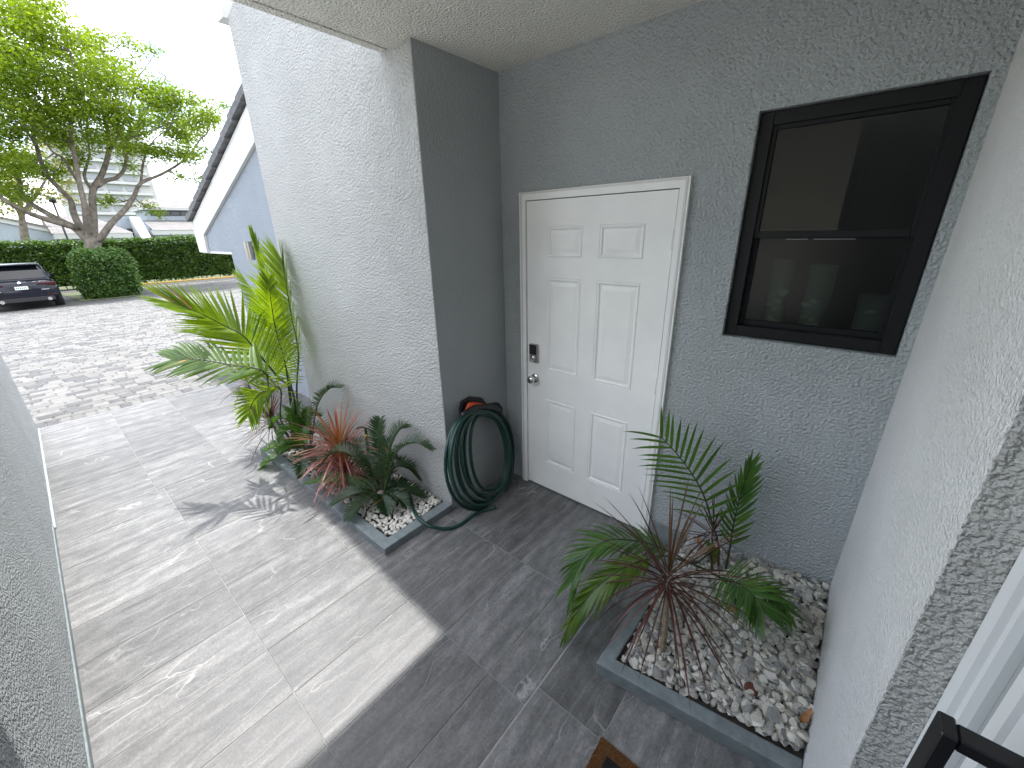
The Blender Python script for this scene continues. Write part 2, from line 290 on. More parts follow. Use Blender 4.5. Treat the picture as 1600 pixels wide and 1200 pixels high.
class MB:
    """collects shapes; build() links them as one mesh object"""
    def __init__(s): s.v = []; s.f = []; s.m = []
    def add(s, v, f, mi=0):
        k = len(s.v); s.v += [tuple(x) for x in v]; s.f += [tuple(i + k for i in q) for q in f]; s.m += [mi] * len(f); return s
    def box(s, a, b, mi=0, bev=0.0):
        x0, y0, z0 = a; x1, y1, z1 = b
        if bev <= 0:
            s.add([(x0, y0, z0), (x1, y0, z0), (x1, y1, z0), (x0, y1, z0), (x0, y0, z1), (x1, y0, z1), (x1, y1, z1), (x0, y1, z1)],
                  [(0, 3, 2, 1), (4, 5, 6, 7), (0, 1, 5, 4), (1, 2, 6, 5), (2, 3, 7, 6), (3, 0, 4, 7)], mi)
        else:
            v = []; e = bev
            for sx in (0, 1):
                for sy in (0, 1):
                    for sz in (0, 1):
                        px, py, pz = (x1 if sx else x0), (y1 if sy else y0), (z1 if sz else z0)
                        dx, dy, dz = (-e if sx else e), (-e if sy else e), (-e if sz else e)
                        v += [(px, py + dy, pz + dz), (px + dx, py, pz + dz), (px + dx, py + dy, pz)]
            I = lambda a_, b_, c_, k: (a_ * 4 + b_ * 2 + c_) * 3 + k
            f = []
            f += [(I(0, 0, 0, 0), I(0, 0, 1, 0), I(0, 1, 1, 0), I(0, 1, 0, 0)), (I(1, 0, 0, 0), I(1, 1, 0, 0), I(1, 1, 1, 0), I(1, 0, 1, 0))]
            f += [(I(0, 0, 0, 1), I(1, 0, 0, 1), I(1, 0, 1, 1), I(0, 0, 1, 1)), (I(0, 1, 0, 1), I(0, 1, 1, 1), I(1, 1, 1, 1), I(1, 1, 0, 1))]
            f += [(I(0, 0, 0, 2), I(0, 1, 0, 2), I(1, 1, 0, 2), I(1, 0, 0, 2)), (I(0, 0, 1, 2), I(1, 0, 1, 2), I(1, 1, 1, 2), I(0, 1, 1, 2))]
            for c_ in (0, 1):
                for b_ in (0, 1): f.append((I(0, b_, c_, 1), I(0, b_, c_, 2), I(1, b_, c_, 2), I(1, b_, c_, 1)))
            for a_ in (0, 1):
                for c_ in (0, 1): f.append((I(a_, 0, c_, 0), I(a_, 0, c_, 2), I(a_, 1, c_, 2), I(a_, 1, c_, 0)))
            for a_ in (0, 1):
                for b_ in (0, 1): f.append((I(a_, b_, 0, 0), I(a_, b_, 0, 1), I(a_, b_, 1, 1), I(a_, b_, 1, 0)))
            for a_ in (0, 1):
                for b_ in (0, 1):
                    for c_ in (0, 1): f.append((I(a_, b_, c_, 0), I(a_, b_, c_, 1), I(a_, b_, c_, 2)))
            s.add(v, f, mi)
        return s
    def tube(s, pts, rad, n=8, mi=0, caps=True):
        pts = [Vector(p) for p in pts]; L = len(pts); rr = rad if isinstance(rad, (list, tuple)) else [rad] * L
        t0 = (pts[1] - pts[0]).normalized(); a = t0.orthogonal().normalized(); v = []; f = []
        for i, p in enumerate(pts):
            t = (pts[min(i + 1, L - 1)] - pts[max(i - 1, 0)]).normalized()
            a = (a - t * a.dot(t)); a = a.normalized() if a.length > 1e-6 else t.orthogonal().normalized()
            b = t.cross(a)
            for k in range(n):
                q = 2 * math.pi * k / n; v.append(p + (a * math.cos(q) + b * math.sin(q)) * rr[i])
        for i in range(L - 1):
            for k in range(n):
                f.append((i * n + k, i * n + (k + 1) % n, (i + 1) * n + (k + 1) % n, (i + 1) * n + k))
        if caps: f.append(tuple(range(n - 1, -1, -1))); f.append(tuple((L - 1) * n + k for k in range(n)))
        return s.add(v, f, mi)
    def prism(s, poly, axis, a, b, mi=0):
        """poly of 2D points extruded along axis between a and b; for axis y poly is (x,z)"""
        n = len(poly)
        def P(p, t): return {'y': (p[0], t, p[1]), 'x': (t, p[0], p[1]), 'z': (p[0], p[1], t)}[axis]
        v = [P(p, a) for p in poly] + [P(p, b) for p in poly]
        f = [tuple(range(n)), tuple(range(2 * n - 1, n - 1, -1))] + [(i, i + n, (i + 1) % n + n, (i + 1) % n) for i in range(n)]
        return s.add(v, f, mi)
    def lathe(s, prof, org, ax, n=20, mi=0):
        ax = Vector(ax).normalized(); u = ax.orthogonal().normalized(); w = ax.cross(u); org = Vector(org); v = []; f = []
        for (r, h) in prof:
            for k in range(n):
                q = 2 * math.pi * k / n; v.append(org + ax * h + (u * math.cos(q) + w * math.sin(q)) * r)
        for i in range(len(prof) - 1):
            for k in range(n): f.append((i * n + k, i * n + (k + 1) % n, (i + 1) * n + (k + 1) % n, (i + 1) * n + k))
        f.append(tuple(range(n - 1, -1, -1))); f.append(tuple((len(prof) - 1) * n + k for k in range(n)))
        return s.add(v, f, mi)
    def build(s, name, mats, parent=None, smooth=False, loc=None, fixn=True):
        mats = [mats] if isinstance(mats, str) else mats
        o = obj(name, s.v, s.f, None, parent, smooth, mats=mats, fmat=s.m, loc=loc)
        if fixn:
            import bmesh
            b = bmesh.new(); b.from_mesh(o.data); bmesh.ops.recalc_face_normals(b, faces=b.faces); b.to_mesh(o.data); b.free()
        return o
def catmull(P, n):
    P = [Vector(p) for p in P]; Q = [P[0] * 2 - P[1]] + P + [P[-1] * 2 - P[-2]]; out = []
    segs = len(P) - 1
    for i in range(n + 1):
        t = i / n * segs; k = min(int(t), segs - 1); u = t - k
        a, b, c, d = Q[k:k + 4]
        out.append(0.5 * ((2 * b) + (c - a) * u + (2 * a - 5 * b + 4 * c - d) * u * u + (3 * b - a - 3 * c + d) * u ** 3))
    return out
def autosmooth(o, ang=40):
    me = o.data
    me.polygons.foreach_set('use_smooth', [True] * len(me.polygons))
    me.set_sharp_from_angle(angle=R_(ang))

# ================================================================== THE SETTING
XE = -4.52            # where the stone tiles end and the driveway pavers begin
SLOPE = 0.025         # the driveway falls away from the house
def gz(x): return -SLOPE * max(0.0, min(XE - x, 26.0)) - 0.004
H = 2.76
# ground far away
g = MB(); g.add([(-30.4, -900, -0.72), (-30.4, 900, -0.72), (-1500, 900, -0.72), (-1500, -900, -0.72)], [(0, 1, 2, 3)])
g.add([(60, -900, -0.75), (60, 900, -0.75), (-30.4, 900, -0.75), (-30.4, -900, -0.75)], [(0, 1, 2, 3)])
ground = g.build('ground', 'grass_soil'); ground['kind'] = 'structure'
# road surface (asphalt) beyond the pavers
XR = -20.6
rd = MB(); rd.add([(XR, -40, gz(XR)), (XR, 40, gz(XR)), (-29.0, 40, gz(-29)), (-29.0, -40, gz(-29))], [(0, 1, 2, 3)])
road = rd.build('road', 'asphalt'); road['kind'] = 'structure'

# ---- patio floor: grout bed + single stone tiles
pf = MB(); pf.box((XE, -2.75, -0.12), (2.6, 0.02, -0.0022))
patio = pf.build('patio_floor', 'grout'); patio['kind'] = 'structure'
TILE_MESH = {}
def tile(x0, y0, x1, y1):
    gp = 0.0016; w, d = round(x1 - x0 - 2 * gp, 3), round(y1 - y0 - 2 * gp, 3)
    if w < 0.02 or d < 0.02: return
    if (w, d) not in TILE_MESH:
        mb = MB(); mb.box((0, 0, -0.012), (w, d, 0), bev=0.0012); t = mb.build('tile', 'tile', patio); TILE_MESH[(w, d)] = t.data
    else: t = link('tile', TILE_MESH[(w, d)], patio)
    t.location = (x0 + gp, y0 + gp, rnd.uniform(-0.0006, 0.0006))
rowsA = [-2.53, -1.915, -1.31, -0.705, 0.0]
xsA = [-2.03 + 0.3032 * k for k in range(11)] + [1.205]
for i in range(4):
    for a, b in zip(xsA[:-1], xsA[1:]):
        if b > 0.0 or rowsA[i + 1] < -0.69 or True: tile(a, rowsA[i], b, rowsA[i + 1])
rowsB = [-2.75, -2.43, -1.82, -1.217, -0.61, 0.0]
xsB = [1.211, 1.517, 1.821, 2.125, 2.43]
for i in range(5):
    for a, b in zip(xsB[:-1], xsB[1:]): tile(a, rowsB[i], b, rowsB[i + 1])
rowsC = [-2.56, -1.957, -1.442, -0.84, -0.30]
xsC = [XE + 0.003] + [-2.034 - 0.6064 * k for k in range(4, 0, -1)] + [-2.034]
for i in range(4):
    for a, b in zip(xsC[:-1], xsC[1:]): tile(a, rowsC[i], b, rowsC[i + 1])

# ---- driveway pavers
dv = MB(); dv.add([(XE, -16, -0.012), (XE, 20, -0.012), (XR - 0.01, 20, gz(XR) - 0.012), (XR - 0.01, -16, gz(XR) - 0.012)], [(0, 1, 2, 3)])
drive = dv.build('driveway', 'paver_dark'); drive['kind'] = 'structure'
PAV = {}
def paver_mesh(w, d):
    if (w, d) not in PAV:
        mb = MB(); e = 0.006; g_ = 0.0035
        g_ = 0.005; e = 0.008; x0, x1, y0, y1 = g_, d - g_, g_, w - g_
        v = [(x0, y0, -.03), (x1, y0, -.03), (x1, y1, -.03), (x0, y1, -.03), (x0, y0, -e), (x1, y0, -e), (x1, y1, -e), (x0, y1, -e),
             (x0 + e, y0 + e, 0), (x1 - e, y0 + e, 0), (x1 - e, y1 - e, 0), (x0 + e, y1 - e, 0)]
        f = [(8, 9, 10, 11)] + [(a, (a + 1) % 4, (a + 1) % 4 + 4, a + 4) for a in range(4)] + [(a + 4, (a + 1) % 4 + 4, (a + 1) % 4 + 8, a + 8) for a in range(4)]
        PAV[(w, d)] = (v, f)
    return PAV[(w, d)]
pieces = []
x = XE; row = 0
DR = 0.152
while x > XR + 0.2:
    d = DR if row else 0.2
    y = -6.2 - rnd.random() * 0.3; yend = 1.2 + (-x - 4) * 0.62
    while y < yend:
        w = rnd.choice((0.152, 0.152, 0.228, 0.228)) if row else 0.102
        if row and rnd.random() < 0.12:      # a pair of half stones across the row
            for k in (0, 1): pieces.append((x - d * (k + 1) / 2, y, w, round(d / 2, 4)))
        else: pieces.append((x - d, y, w, d))
        y += w
    x -= d; row += 1
def keyp(p):   # those that show largest: seen past the end of the wall opposite, nearest first
    px, py = p[0] - CAM.x, p[1] - CAM.y
    vis = p[1] > -2.45 - (XE + 0.1 - p[0]) * 0.056 and p[1] < -0.55 - (XE - p[0]) * -0.30
    return (0 if vis else 1, math.hypot(px, py))
pieces.sort(key=keyp)
pm = {}
for (a, b, w, d) in pieces[:300]:
    if (w, d) not in pm:
        v, f = paver_mesh(w, d); o = obj('paver', v, f, 'paver', drive); pm[(w, d)] = o.data
    else: o = link('paver', pm[(w, d)], drive)
    o.location = (a, b, gz(a) + 0.004 + rnd.uniform(-0.0015, 0.0015)); o.rotation_euler = (rnd.uniform(-.006, .006), -SLOPE * 0 + rnd.uniform(-.006, .006), 0)
pb = MB()
for (a, b, w, d) in pieces[300:]:
    v, f = paver_mesh(w, d); dz = gz(a) + 0.004 + rnd.uniform(-0.002, 0.002)
    pb.add([(p[0] + a, p[1] + b, p[2] + dz) for p in v], f)
po = pb.build('paver_field', 'paver', drive, fixn=False); po['kind'] = 'stuff'
# flush concrete band where pavers meet the road
bd = MB(); bd.box((XR - 0.16, -16, gz(XR) - 0.05), (XR + 0.05, 22, gz(XR) + 0.012))
ob = bd.build('edge_band', 'paver_dark', drive)

# ================================================================== TOWNHOUSE
house = thing('townhouse', 'grey and white stucco townhouse with covered side entry, white door and black window', 'house')
# entry wall (door + window), with the window opening
W = 2.124; WX0, WX1, WZ0, WZ1 = 1.4416, 2.0873, 1.367, 2.3188
T = 0.16
import bmesh
def weld(o, dist=1e-4):
    b = bmesh.new(); b.from_mesh(o.data); bmesh.ops.remove_doubles(b, verts=b.verts, dist=dist); b.to_mesh(o.data); b.free()
def holed_wall(name, x0, x1, z0, z1, hx0, hx1, hz0, hz1, y0, y1, mat, parent):
    xs = [x0, hx0, hx1, x1]; zs = [z0, hz0, hz1, z1]; v = []; f = []
    for y in (y0, y1):
        for zz in zs:
            for xx in xs: v.append((xx, y, zz))
    I = lambda s, i, j: s * 16 + j * 4 + i
    for j in range(3):
        for i in range(3):
            if (i, j) == (1, 1): continue
            f.append((I(0, i, j), I(0, i + 1, j), I(0, i + 1, j + 1), I(0, i, j + 1))); f.append((I(1, i, j), I(1, i, j + 1), I(1, i + 1, j + 1), I(1, i + 1, j)))
    for (i, j, i2, j2) in ((1, 1, 2, 1), (2, 1, 2, 2), (2, 2, 1, 2), (1, 2, 1, 1)): f.append((I(0, i, j), I(1, i, j), I(1, i2, j2), I(0, i2, j2)))
    for k in range(3):
        f += [(I(0, k, 0), I(1, k, 0), I(1, k + 1, 0), I(0, k + 1, 0)), (I(0, k, 3), I(0, k + 1, 3), I(1, k + 1, 3), I(1, k, 3)), (I(0, 0, k), I(0, 0, k + 1), I(1, 0, k + 1), I(1, 0, k)), (I(0, 3, k), I(1, 3, k), I(1, 3, k + 1), I(0, 3, k + 1))]
    mb = MB(); mb.add(v, f); return mb.build(name, mat, parent)
holed_wall('entry_wall', -0.3, W + 0.4, -0.1, H + 0.3, WX0, WX1, WZ0, WZ1, 0, T, 'stucco_grey', house)
# white pier, its top following the roof slope, and the wall above the entry
PD = -0.634; PL = -2.1
pr = MB(); pr.prism([(PL, -0.1), (0, -0.1), (0, 2.82), (4.5, 2.82), (4.5, 5.24), (PL, 3.41)], 'y', PD, -0.003)
pier = pr.build('pier_wall', 'stucco_white', house)
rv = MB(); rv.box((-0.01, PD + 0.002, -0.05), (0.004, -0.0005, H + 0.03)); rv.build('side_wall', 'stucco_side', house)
up = MB(); up.prism([(PL, -0.1), (-0.31, -0.1), (-0.31, 3.0), (4.5, 3.0), (4.5, 5.22), (PL, 3.39)], 'y', T + 0.002, 6); up.build('rear_wall', 'stucco_white', house)
# roof edge boards beyond the pier
fb = MB(); fb.prism([(PL - 0.13, 3.405), (PL - 0.004, 3.405), (PL - 0.004, 3.47), (PL - 0.02, 3.75), (PL - 0.13, 3.70)], 'y', PD - 0.03, 6); fb.build('eave_fascia', 'white_trim', house)
rf = MB(); rf.prism([(PL - 0.18, 3.72), (PL - 0.02, 3.76), (-1.0, 3.81), (4.5, 5.26), (4.5, 5.40), (PL - 0.18, 3.79)], 'y', PD + 0.2, 6.2); rf.build('roof', 'roof_slate', house)
# ceiling over the entry with a drip groove along its edge
ce = MB(); ce.box((-0.185, -2.3, H), (4.5, -0.0008, H + 0.26)); ce.box((-0.25, -2.3, H - 0.0005), (-0.2, PD - 0.001, H + 0.28)); ce.box((-0.2, -2.3, H + 0.02), (-0.185, PD - 0.001, H + 0.25))
ce.build('ceiling', 'stucco_ceiling', house)
# right-hand wall with its short return beside the front door
YR = -1.27; XD = 2.19
rw = MB(); rw.prism([(W, 0.0), (W, YR), (XD + 0.02, YR), (XD + 0.02, YR + 0.12), (4.5, YR + 0.12), (4.5, 0.0)], 'z', -0.1, H + 0.02); rw.build('entry_side_wall', 'stucco_entry', house)
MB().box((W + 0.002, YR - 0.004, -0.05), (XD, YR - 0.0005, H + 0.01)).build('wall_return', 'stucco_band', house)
# dark room behind the window
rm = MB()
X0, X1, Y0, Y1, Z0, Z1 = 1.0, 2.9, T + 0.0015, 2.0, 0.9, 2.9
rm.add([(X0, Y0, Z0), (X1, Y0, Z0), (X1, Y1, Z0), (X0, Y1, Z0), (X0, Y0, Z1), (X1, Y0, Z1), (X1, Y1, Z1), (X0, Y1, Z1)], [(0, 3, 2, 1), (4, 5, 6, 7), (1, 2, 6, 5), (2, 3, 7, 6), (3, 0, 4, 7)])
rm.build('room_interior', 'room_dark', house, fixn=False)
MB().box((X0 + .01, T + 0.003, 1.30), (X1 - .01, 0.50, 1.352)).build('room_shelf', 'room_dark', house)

# ---- white six-panel door
door = bpy.data.objects.new('door', None); C.objects.link(door); door.parent = house
dx0, dx1, dh = 0.1693, 1.205, 2.10
cw = 0.047
MB().prism([(dx0, 0.0), (dx0 + cw, 0.0), (dx0 + cw, dh - cw), (dx1 - cw, dh - cw), (dx1 - cw, 0.0), (dx1, 0.0), (dx1, dh), (dx0, dh)], 'y', -0.022, -0.0005).build('door_frame', 'white_paint', door)
for xx in (dx0 + 0.010, dx1 - 0.010 - 0.012): MB().box((xx, -0.0255, 0.0), (xx + 0.012, -0.0223, dh - 0.014), bev=0.001).build('frame_bead', 'white_trim', door)
MB().box((dx0 + 0.010, -0.0255, dh - 0.013), (dx1 - 0.010, -0.0223, dh - 0.003), bev=0.001).build('frame_bead', 'white_trim', door)
sx0, sx1, sz0, sz1 = dx0 + cw + 0.005, dx1 - cw - 0.007, 0.012, dh - cw - 0.005
cols = [(0.382, 0.632), (0.738, 1.005)]; rws = [(0.235, 0.757), (0.968, 1.597), (1.718, 1.902)]
xs = [sx0, cols[0][0], cols[0][1], cols[1][0], cols[1][1], sx1]; zs = [sz0] + [q for r in rws for q in r] + [sz1]
YS = -0.010; mb = MB()
for i in range(5):
    for j in range(7):
        if i in (1, 3) and j in (1, 3, 5): continue
        mb.add([(xs[i], YS, zs[j]), (xs[i + 1], YS, zs[j]), (xs[i + 1], YS, zs[j + 1]), (xs[i], YS, zs[j + 1])], [(0, 1, 2, 3)])
mb.add([(sx0, YS, sz0), (sx1, YS, sz0), (sx1, YS, sz1), (sx0, YS, sz1), (sx0, 0.0, sz0), (sx1, 0.0, sz0), (sx1, 0.0, sz1), (sx0, 0.0, sz1)], [(0, 4, 5, 1), (1, 5, 6, 2), (2, 6, 7, 3), (3, 7, 4, 0)])
sl_ = mb.build('door_slab', 'white_paint', door, fixn=False)
for (a, b) in cols:
    for (c, d) in rws:
        mb = MB(); ins = [(0.0, 0.0), (0.004, 0.0035), (0.010, -0.0015), (0.016, -0.001), (0.023, 0.0062), (0.029, 0.0066), (0.052, 0.0018)]
        for (e, dy) in ins: mb.v += [(a + e, YS + dy, c + e), (b - e, YS + dy, c + e), (b - e, YS + dy, d - e), (a + e, YS + dy, d - e)]
        for k in range(len(ins) - 1):
            for q in range(4): mb.f.append((k * 4 + q, k * 4 + (q + 1) % 4, k * 4 + 4 + (q + 1) % 4, k * 4 + 4 + q)); mb.m.append(0)
        k = len(ins) * 4 - 4; mb.f.append((k, k + 1, k + 2, k + 3)); mb.m.append(0)
        mb.build('door_panel', 'white_paint', door, fixn=False)
MB().box((sx0 - 0.003, -0.002, 0.0), (sx1 + 0.003, -0.0007, sz1 + 0.004)).build('door_gap', 'dark_recess', door)
kp = MB(); kp.box((0.250, YS - 0.024, 1.016), (0.318, YS, 1.146), bev=0.005); kp.build('keypad_lock', 'nickel', door)
MB().box((0.2535, YS - 0.0265, 1.075), (0.3145, YS - 0.0238, 1.141), bev=0.001).build('keypad_screen', 'black_plastic', door)
k2 = MB(); k2.lathe([(0.019, 0), (0.019, 0.006), (0.014, 0.008), (0.012, 0.007)], (0.284, YS - 0.0235, 1.043), (0, -1, 0)); k2.build('lock_cylinder', 'chrome', door, smooth=False)
kn = MB(); kn.lathe([(0.034, 0), (0.034, 0.006), (0.030, 0.011), (0.013, 0.014), (0.012, 0.030), (0.021, 0.036), (0.0275, 0.047), (0.0275, 0.058), (0.022, 0.067), (0.010, 0.070), (0.001, 0.070)], (0.288, YS, 0.895), (0, -1, 0), 28); k = kn.build('door_knob', 'chrome', door); autosmooth(k, 50)
for hz in (0.24, 1.03, 1.82):
    h_ = MB(); h_.lathe([(0.007, 0), (0.007, 0.10)], (sx1 + 0.002, -0.0135, hz - 0.05), (0, 0, 1), 10); h_.build('hinge', 'white_trim', door)
MB().box((1.222, -0.014, 0.0), (1.43, -0.0006, 0.125), bev=0.002).build('baseboard', 'kerb_paint', house)

# ---- black sash window
win = bpy.data.objects.new('window', None); C.objects.link(win); win.parent = house
fy0, fy1 = 0.030, 0.11
a, b, c, d = WX0 + 0.004, WX1 - 0.004, WZ0 + 0.004, WZ1 - 0.004; fw = 0.050
def ring(mb, a, b, c, d, w, y0, y1, wb=None, wt=None):
    wb = wb or w; wt = wt or w
    mb.box((a, y0, c), (a + w, y1, d), bev=0.002); mb.box((b - w, y0, c), (b, y1, d), bev=0.002)
    mb.box((a + w, y0 + .0005, c), (b - w, y1 - .0005, c + wb), bev=0.002); mb.box((a + w, y0 + .0005, d - wt), (b - w, y1 - .0005, d), bev=0.002); return mb
ring(MB(), a, b, c, d, fw, fy0, fy1).build('window_frame', 'window_black', win)
zm = 1.842
ring(MB(), a + fw - .012, b - fw + .012, zm - 0.020, d - fw + .012, 0.028, fy0 + 0.014, fy0 + 0.04).build('upper_sash', 'window_black', win)
ring(MB(), a + fw - .012, b - fw + .012, c + fw - .012, zm + 0.018, 0.030, fy0 + 0.044, fy0 + 0.07, wb=0.035).build('lower_sash', 'window_black', win)
MB().box((a + fw + .01, fy0 + 0.026, zm), (b - fw - .01, fy0 + 0.030, d - fw)).build('window_pane', 'window_glass', win)
MB().box((a + fw + .01, fy0 + 0.056, c + fw), (b - fw - .01, fy0 + 0.060, zm + .01)).build('window_pane', 'lower_glass', win)
for wa_, wb_ in ((1.62, 1.70), (1.72, 1.86)): MB().box((wa_, fy0 + 0.0405, zm - 0.0275), (wb_, fy0 + 0.0435, zm - 0.0250)).build('weather_strip', 'grey_aluminium', win)

# ---- glazed front door at the edge of the picture (its plane faces the driveway)
fd = bpy.data.objects.new('front_door', None); C.objects.link(fd); fd.parent = house
for nm, m_, ya, yb, xa in (('jamb', 'white_aluminium', -1.315, YR - 0.005, XD), ('jamb_groove', 'grey_aluminium', -1.338, -1.3152, XD + 0.012), ('jamb_lip', 'white_aluminium', -1.354, -1.3382, XD + 0.002),
                           ('jamb_inner', 'grey_aluminium', -1.384, -1.3542, XD + 0.014), ('door_gasket', 'black_rubber', -1.390, -1.3842, XD + 0.018), ('door_edge', 'grey_aluminium', -1.425, -1.3902, XD + 0.012),
                           ('door_stile', 'white_aluminium', -1.455, -1.4252, XD + 0.002), ('stile_groove', 'grey_aluminium', -1.470, -1.4552, XD + 0.01), ('stile_lip', 'white_aluminium', -1.52, -1.4702, XD + 0.004)):
    MB().box((xa, ya, 0.004), (XD + 0.08, yb, 2.4)).build(nm, m_, fd)
MB().box((XD + 0.03, -2.9, 0.06), (XD + 0.05, -1.5202, 2.34)).build('door_glass', 'far_glass', fd)
MB().box((XD + 0.004, -2.9, 0.004), (XD + 0.08, -1.5203, 0.0595)).build('door_rail', 'white_aluminium', fd)
MB().box((XD + 0.0, -2.9, 2.401), (XD + 0.1, YR - 0.001, H + 0.02)).build('door_header', 'stucco_white', fd)
hb = MB(); hb.box((2.098, -1.600, 0.60), (2.114, -1.566, 1.292), bev=0.002); hb.box((2.115, -1.596, 1.270), (XD + 0.003, -1.570, 1.290), bev=0.002); hb.box((2.115, -1.596, 0.605), (XD + 0.003, -1.570, 0.625), bev=0.002)
hb.build('door_handle', 'black_metal', fd)
MB().box((XD - 0.006, -1.61, 1.20), (XD + 0.0035, -1.545, 1.33), bev=0.002).build('handle_plate', 'black_metal', fd)
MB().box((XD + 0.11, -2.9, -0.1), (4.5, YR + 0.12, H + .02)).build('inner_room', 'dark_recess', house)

# ================================================================== WALL OPPOSITE
ow = thing('stucco_wall', 'speckled grey stucco wall running along the patio opposite the white door', 'wall')
MB().box((-4.50, -2.75, -0.1), (1.66, -2.526, 1.02)).build('wall_face', 'stucco_opposite', ow)
MB().box((1.6605, -2.75, -0.1), (4.5, -2.522, 2.9)).build('wall_face', 'stucco_opposite', ow)
MB().box((-4.53, -2.78, 1.0205), (1.66, -2.505, 1.07), bev=0.006).build('wall_cap', 'smooth_grey', ow)
MB().box((-2.015, -2.5255, 0.0005), (4.4, -2.517, 0.040), bev=0.002).build('wall_base', 'kerb_paint', ow)
MB().box((-4.49, -2.5255, 0.0005), (-2.02, -2.511, 0.010), bev=0.002).build('wall_base', 'smooth_grey', ow)
sw = MB(); sw.add([(XE + .01, -2.755, -0.02), (12, -2.755, -0.02), (12, -16, -0.02), (XE + .01, -16, -0.02)], [(0, 1, 2, 3)]); swo = sw.build('bounce_ground', 'concrete'); swo['kind'] = 'structure'  # unseen pale ground added behind the wall to bounce light into the entry

nb = thing('neighbour_house', 'pale neighbouring house beyond the patio wall, mirrored in the black window', 'house')
MB().box((-6, -20, -0.1), (11, -13, 4.9)).build('wall', 'tan_wall', nb)
MB().prism([(-6.4, 4.905), (11.4, 4.905), (11.4, 5.1), (2.5, 7.0), (-6.4, 5.1)], 'y', -20.4, -12.6).build('roof', 'roof_slate', nb)

# ================================================================== GARAGE WING
gr = thing('garage_wing', 'pale blue stucco garage wing with white rake board and slate roof edge', 'garage')
GY = -0.3
E0 = ony(305.5, 346, GY); E1 = ony(386, 177, GY); L0 = ony(322, 367, GY); L1 = ony(398, 232, GY); S0 = ony(317, 394, GY); S1 = ony(328, 394, GY); S2 = ony(361, 394, GY)
def ext(a, b, x):
    t = (x - a.x) / (b.x - a.x); return a.z + (b.z - a.z) * t
xr = -1.9
wl = S2.x
MB().prism([(wl, -0.4), (xr, -0.4), (xr, ext(E0, E1, xr) - 0.02), (E0.x + 0.05, ext(E0, E1, E0.x + .05) - 0.05), (E0.x + 0.05, S0.z + 0.02), (wl, S0.z + 0.02)], 'y', GY, 7).build('garage_wall', 'stucco_blue', gr)
MB().prism([(S0.x, S0.z), (S1.x, S0.z), (L0.x, L0.z), (xr, ext(L0, L1, xr)), (xr, ext(E0, E1, xr)), (E0.x, E0.z)], 'y', GY - 0.035, GY - 0.001).build('rake_board', 'white_trim', gr)
MB().box((S0.x + 0.001, GY - 0.0005, S0.z - 0.012), (wl + .02, 7, S0.z + 0.018)).build('soffit', 'white_trim', gr)
MB().box((S0.x - 0.02, GY - 0.034, S0.z + 0.002), (S0.x + 0.02, 7, E0.z - 0.003)).build('eave_board', 'white_trim', gr)
# stepped roof tiles seen along the rake
sl2 = (E1.z - E0.z) / (E1.x - E0.x); ang = math.atan(sl2)
u = Vector((math.cos(ang), 0, math.sin(ang))); wv = Vector((-math.sin(ang), 0, math.cos(ang)))
base = Vector((E0.x - 0.10, 0, E0.z - 0.02)); step = 0.335
def roof_tile_mesh(wy):
    mb = MB(); Lt = 0.43; th = 0.055
    pr_ = [(0, 0.03), (0, 0.03 + th), (Lt, th + 0.012), (Lt, 0.0)]
    P = lambda q, y: u * q[0] + wv * q[1] + Vector((0, y, 0))
    v = [P(q, 0) for q in pr_] + [P(q, wy) for q in pr_]
    v[0] = v[0] + wv * -0.012; v[1] = v[1] + wv * 0.006
    mb.add(v, [(0, 1, 2, 3), (7, 6, 5, 4), (0, 4, 5, 1), (1, 5, 6, 2), (2, 6, 7, 3), (3, 7, 4, 0)]); return mb
rt = None
for k in range(11):
    p = base + u * (k * step)
    for j in range(2):
        if rt is None: rt = roof_tile_mesh(0.30).build('roof_tile', 'roof_slate', gr); o = rt
        else: o = link('roof_tile', rt.data, gr)
        o.location = p + Vector((0, GY - 0.085 + j * 0.303, 0)) + wv * rnd.uniform(-0.006, 0.006); o.rotation_euler = (rnd.uniform(-.012, .012), rnd.uniform(-.012, .012), 0)
pl_ = [base + wv * 0.05, base + u * 3.9 + wv * 0.05]
MB().prism([(pl_[0].x, pl_[0].z - 0.05), (pl_[1].x, pl_[1].z - 0.05), (pl_[1].x, pl_[1].z + 0.02), (pl_[0].x, pl_[0].z + 0.02)], 'y', GY + 0.52, 7.2).build('roof_plane', 'roof_slate', gr)
# wall lamp
lp = thing('wall_lamp', 'small brushed metal cylinder wall lamp on the pale blue garage wall', 'lamp')
lc = ony(391, 392, GY - 0.09)
m1 = MB(); m1.lathe([(0.036, 0), (0.042, 0.002), (0.042, 0.20), (0.036, 0.203)], (lc.x, GY - 0.095, lc.z - 0.10), (0, 0, 1), 20); autosmooth(m1.build('lamp_body', 'nickel', lp), 40)
MB().box((lc.x + 0.0, GY - 0.058, lc.z - 0.05), (lc.x + 0.11, GY - 0.0005, lc.z + 0.05), bev=0.004).build('lamp_mount', 'grey_aluminium', lp)

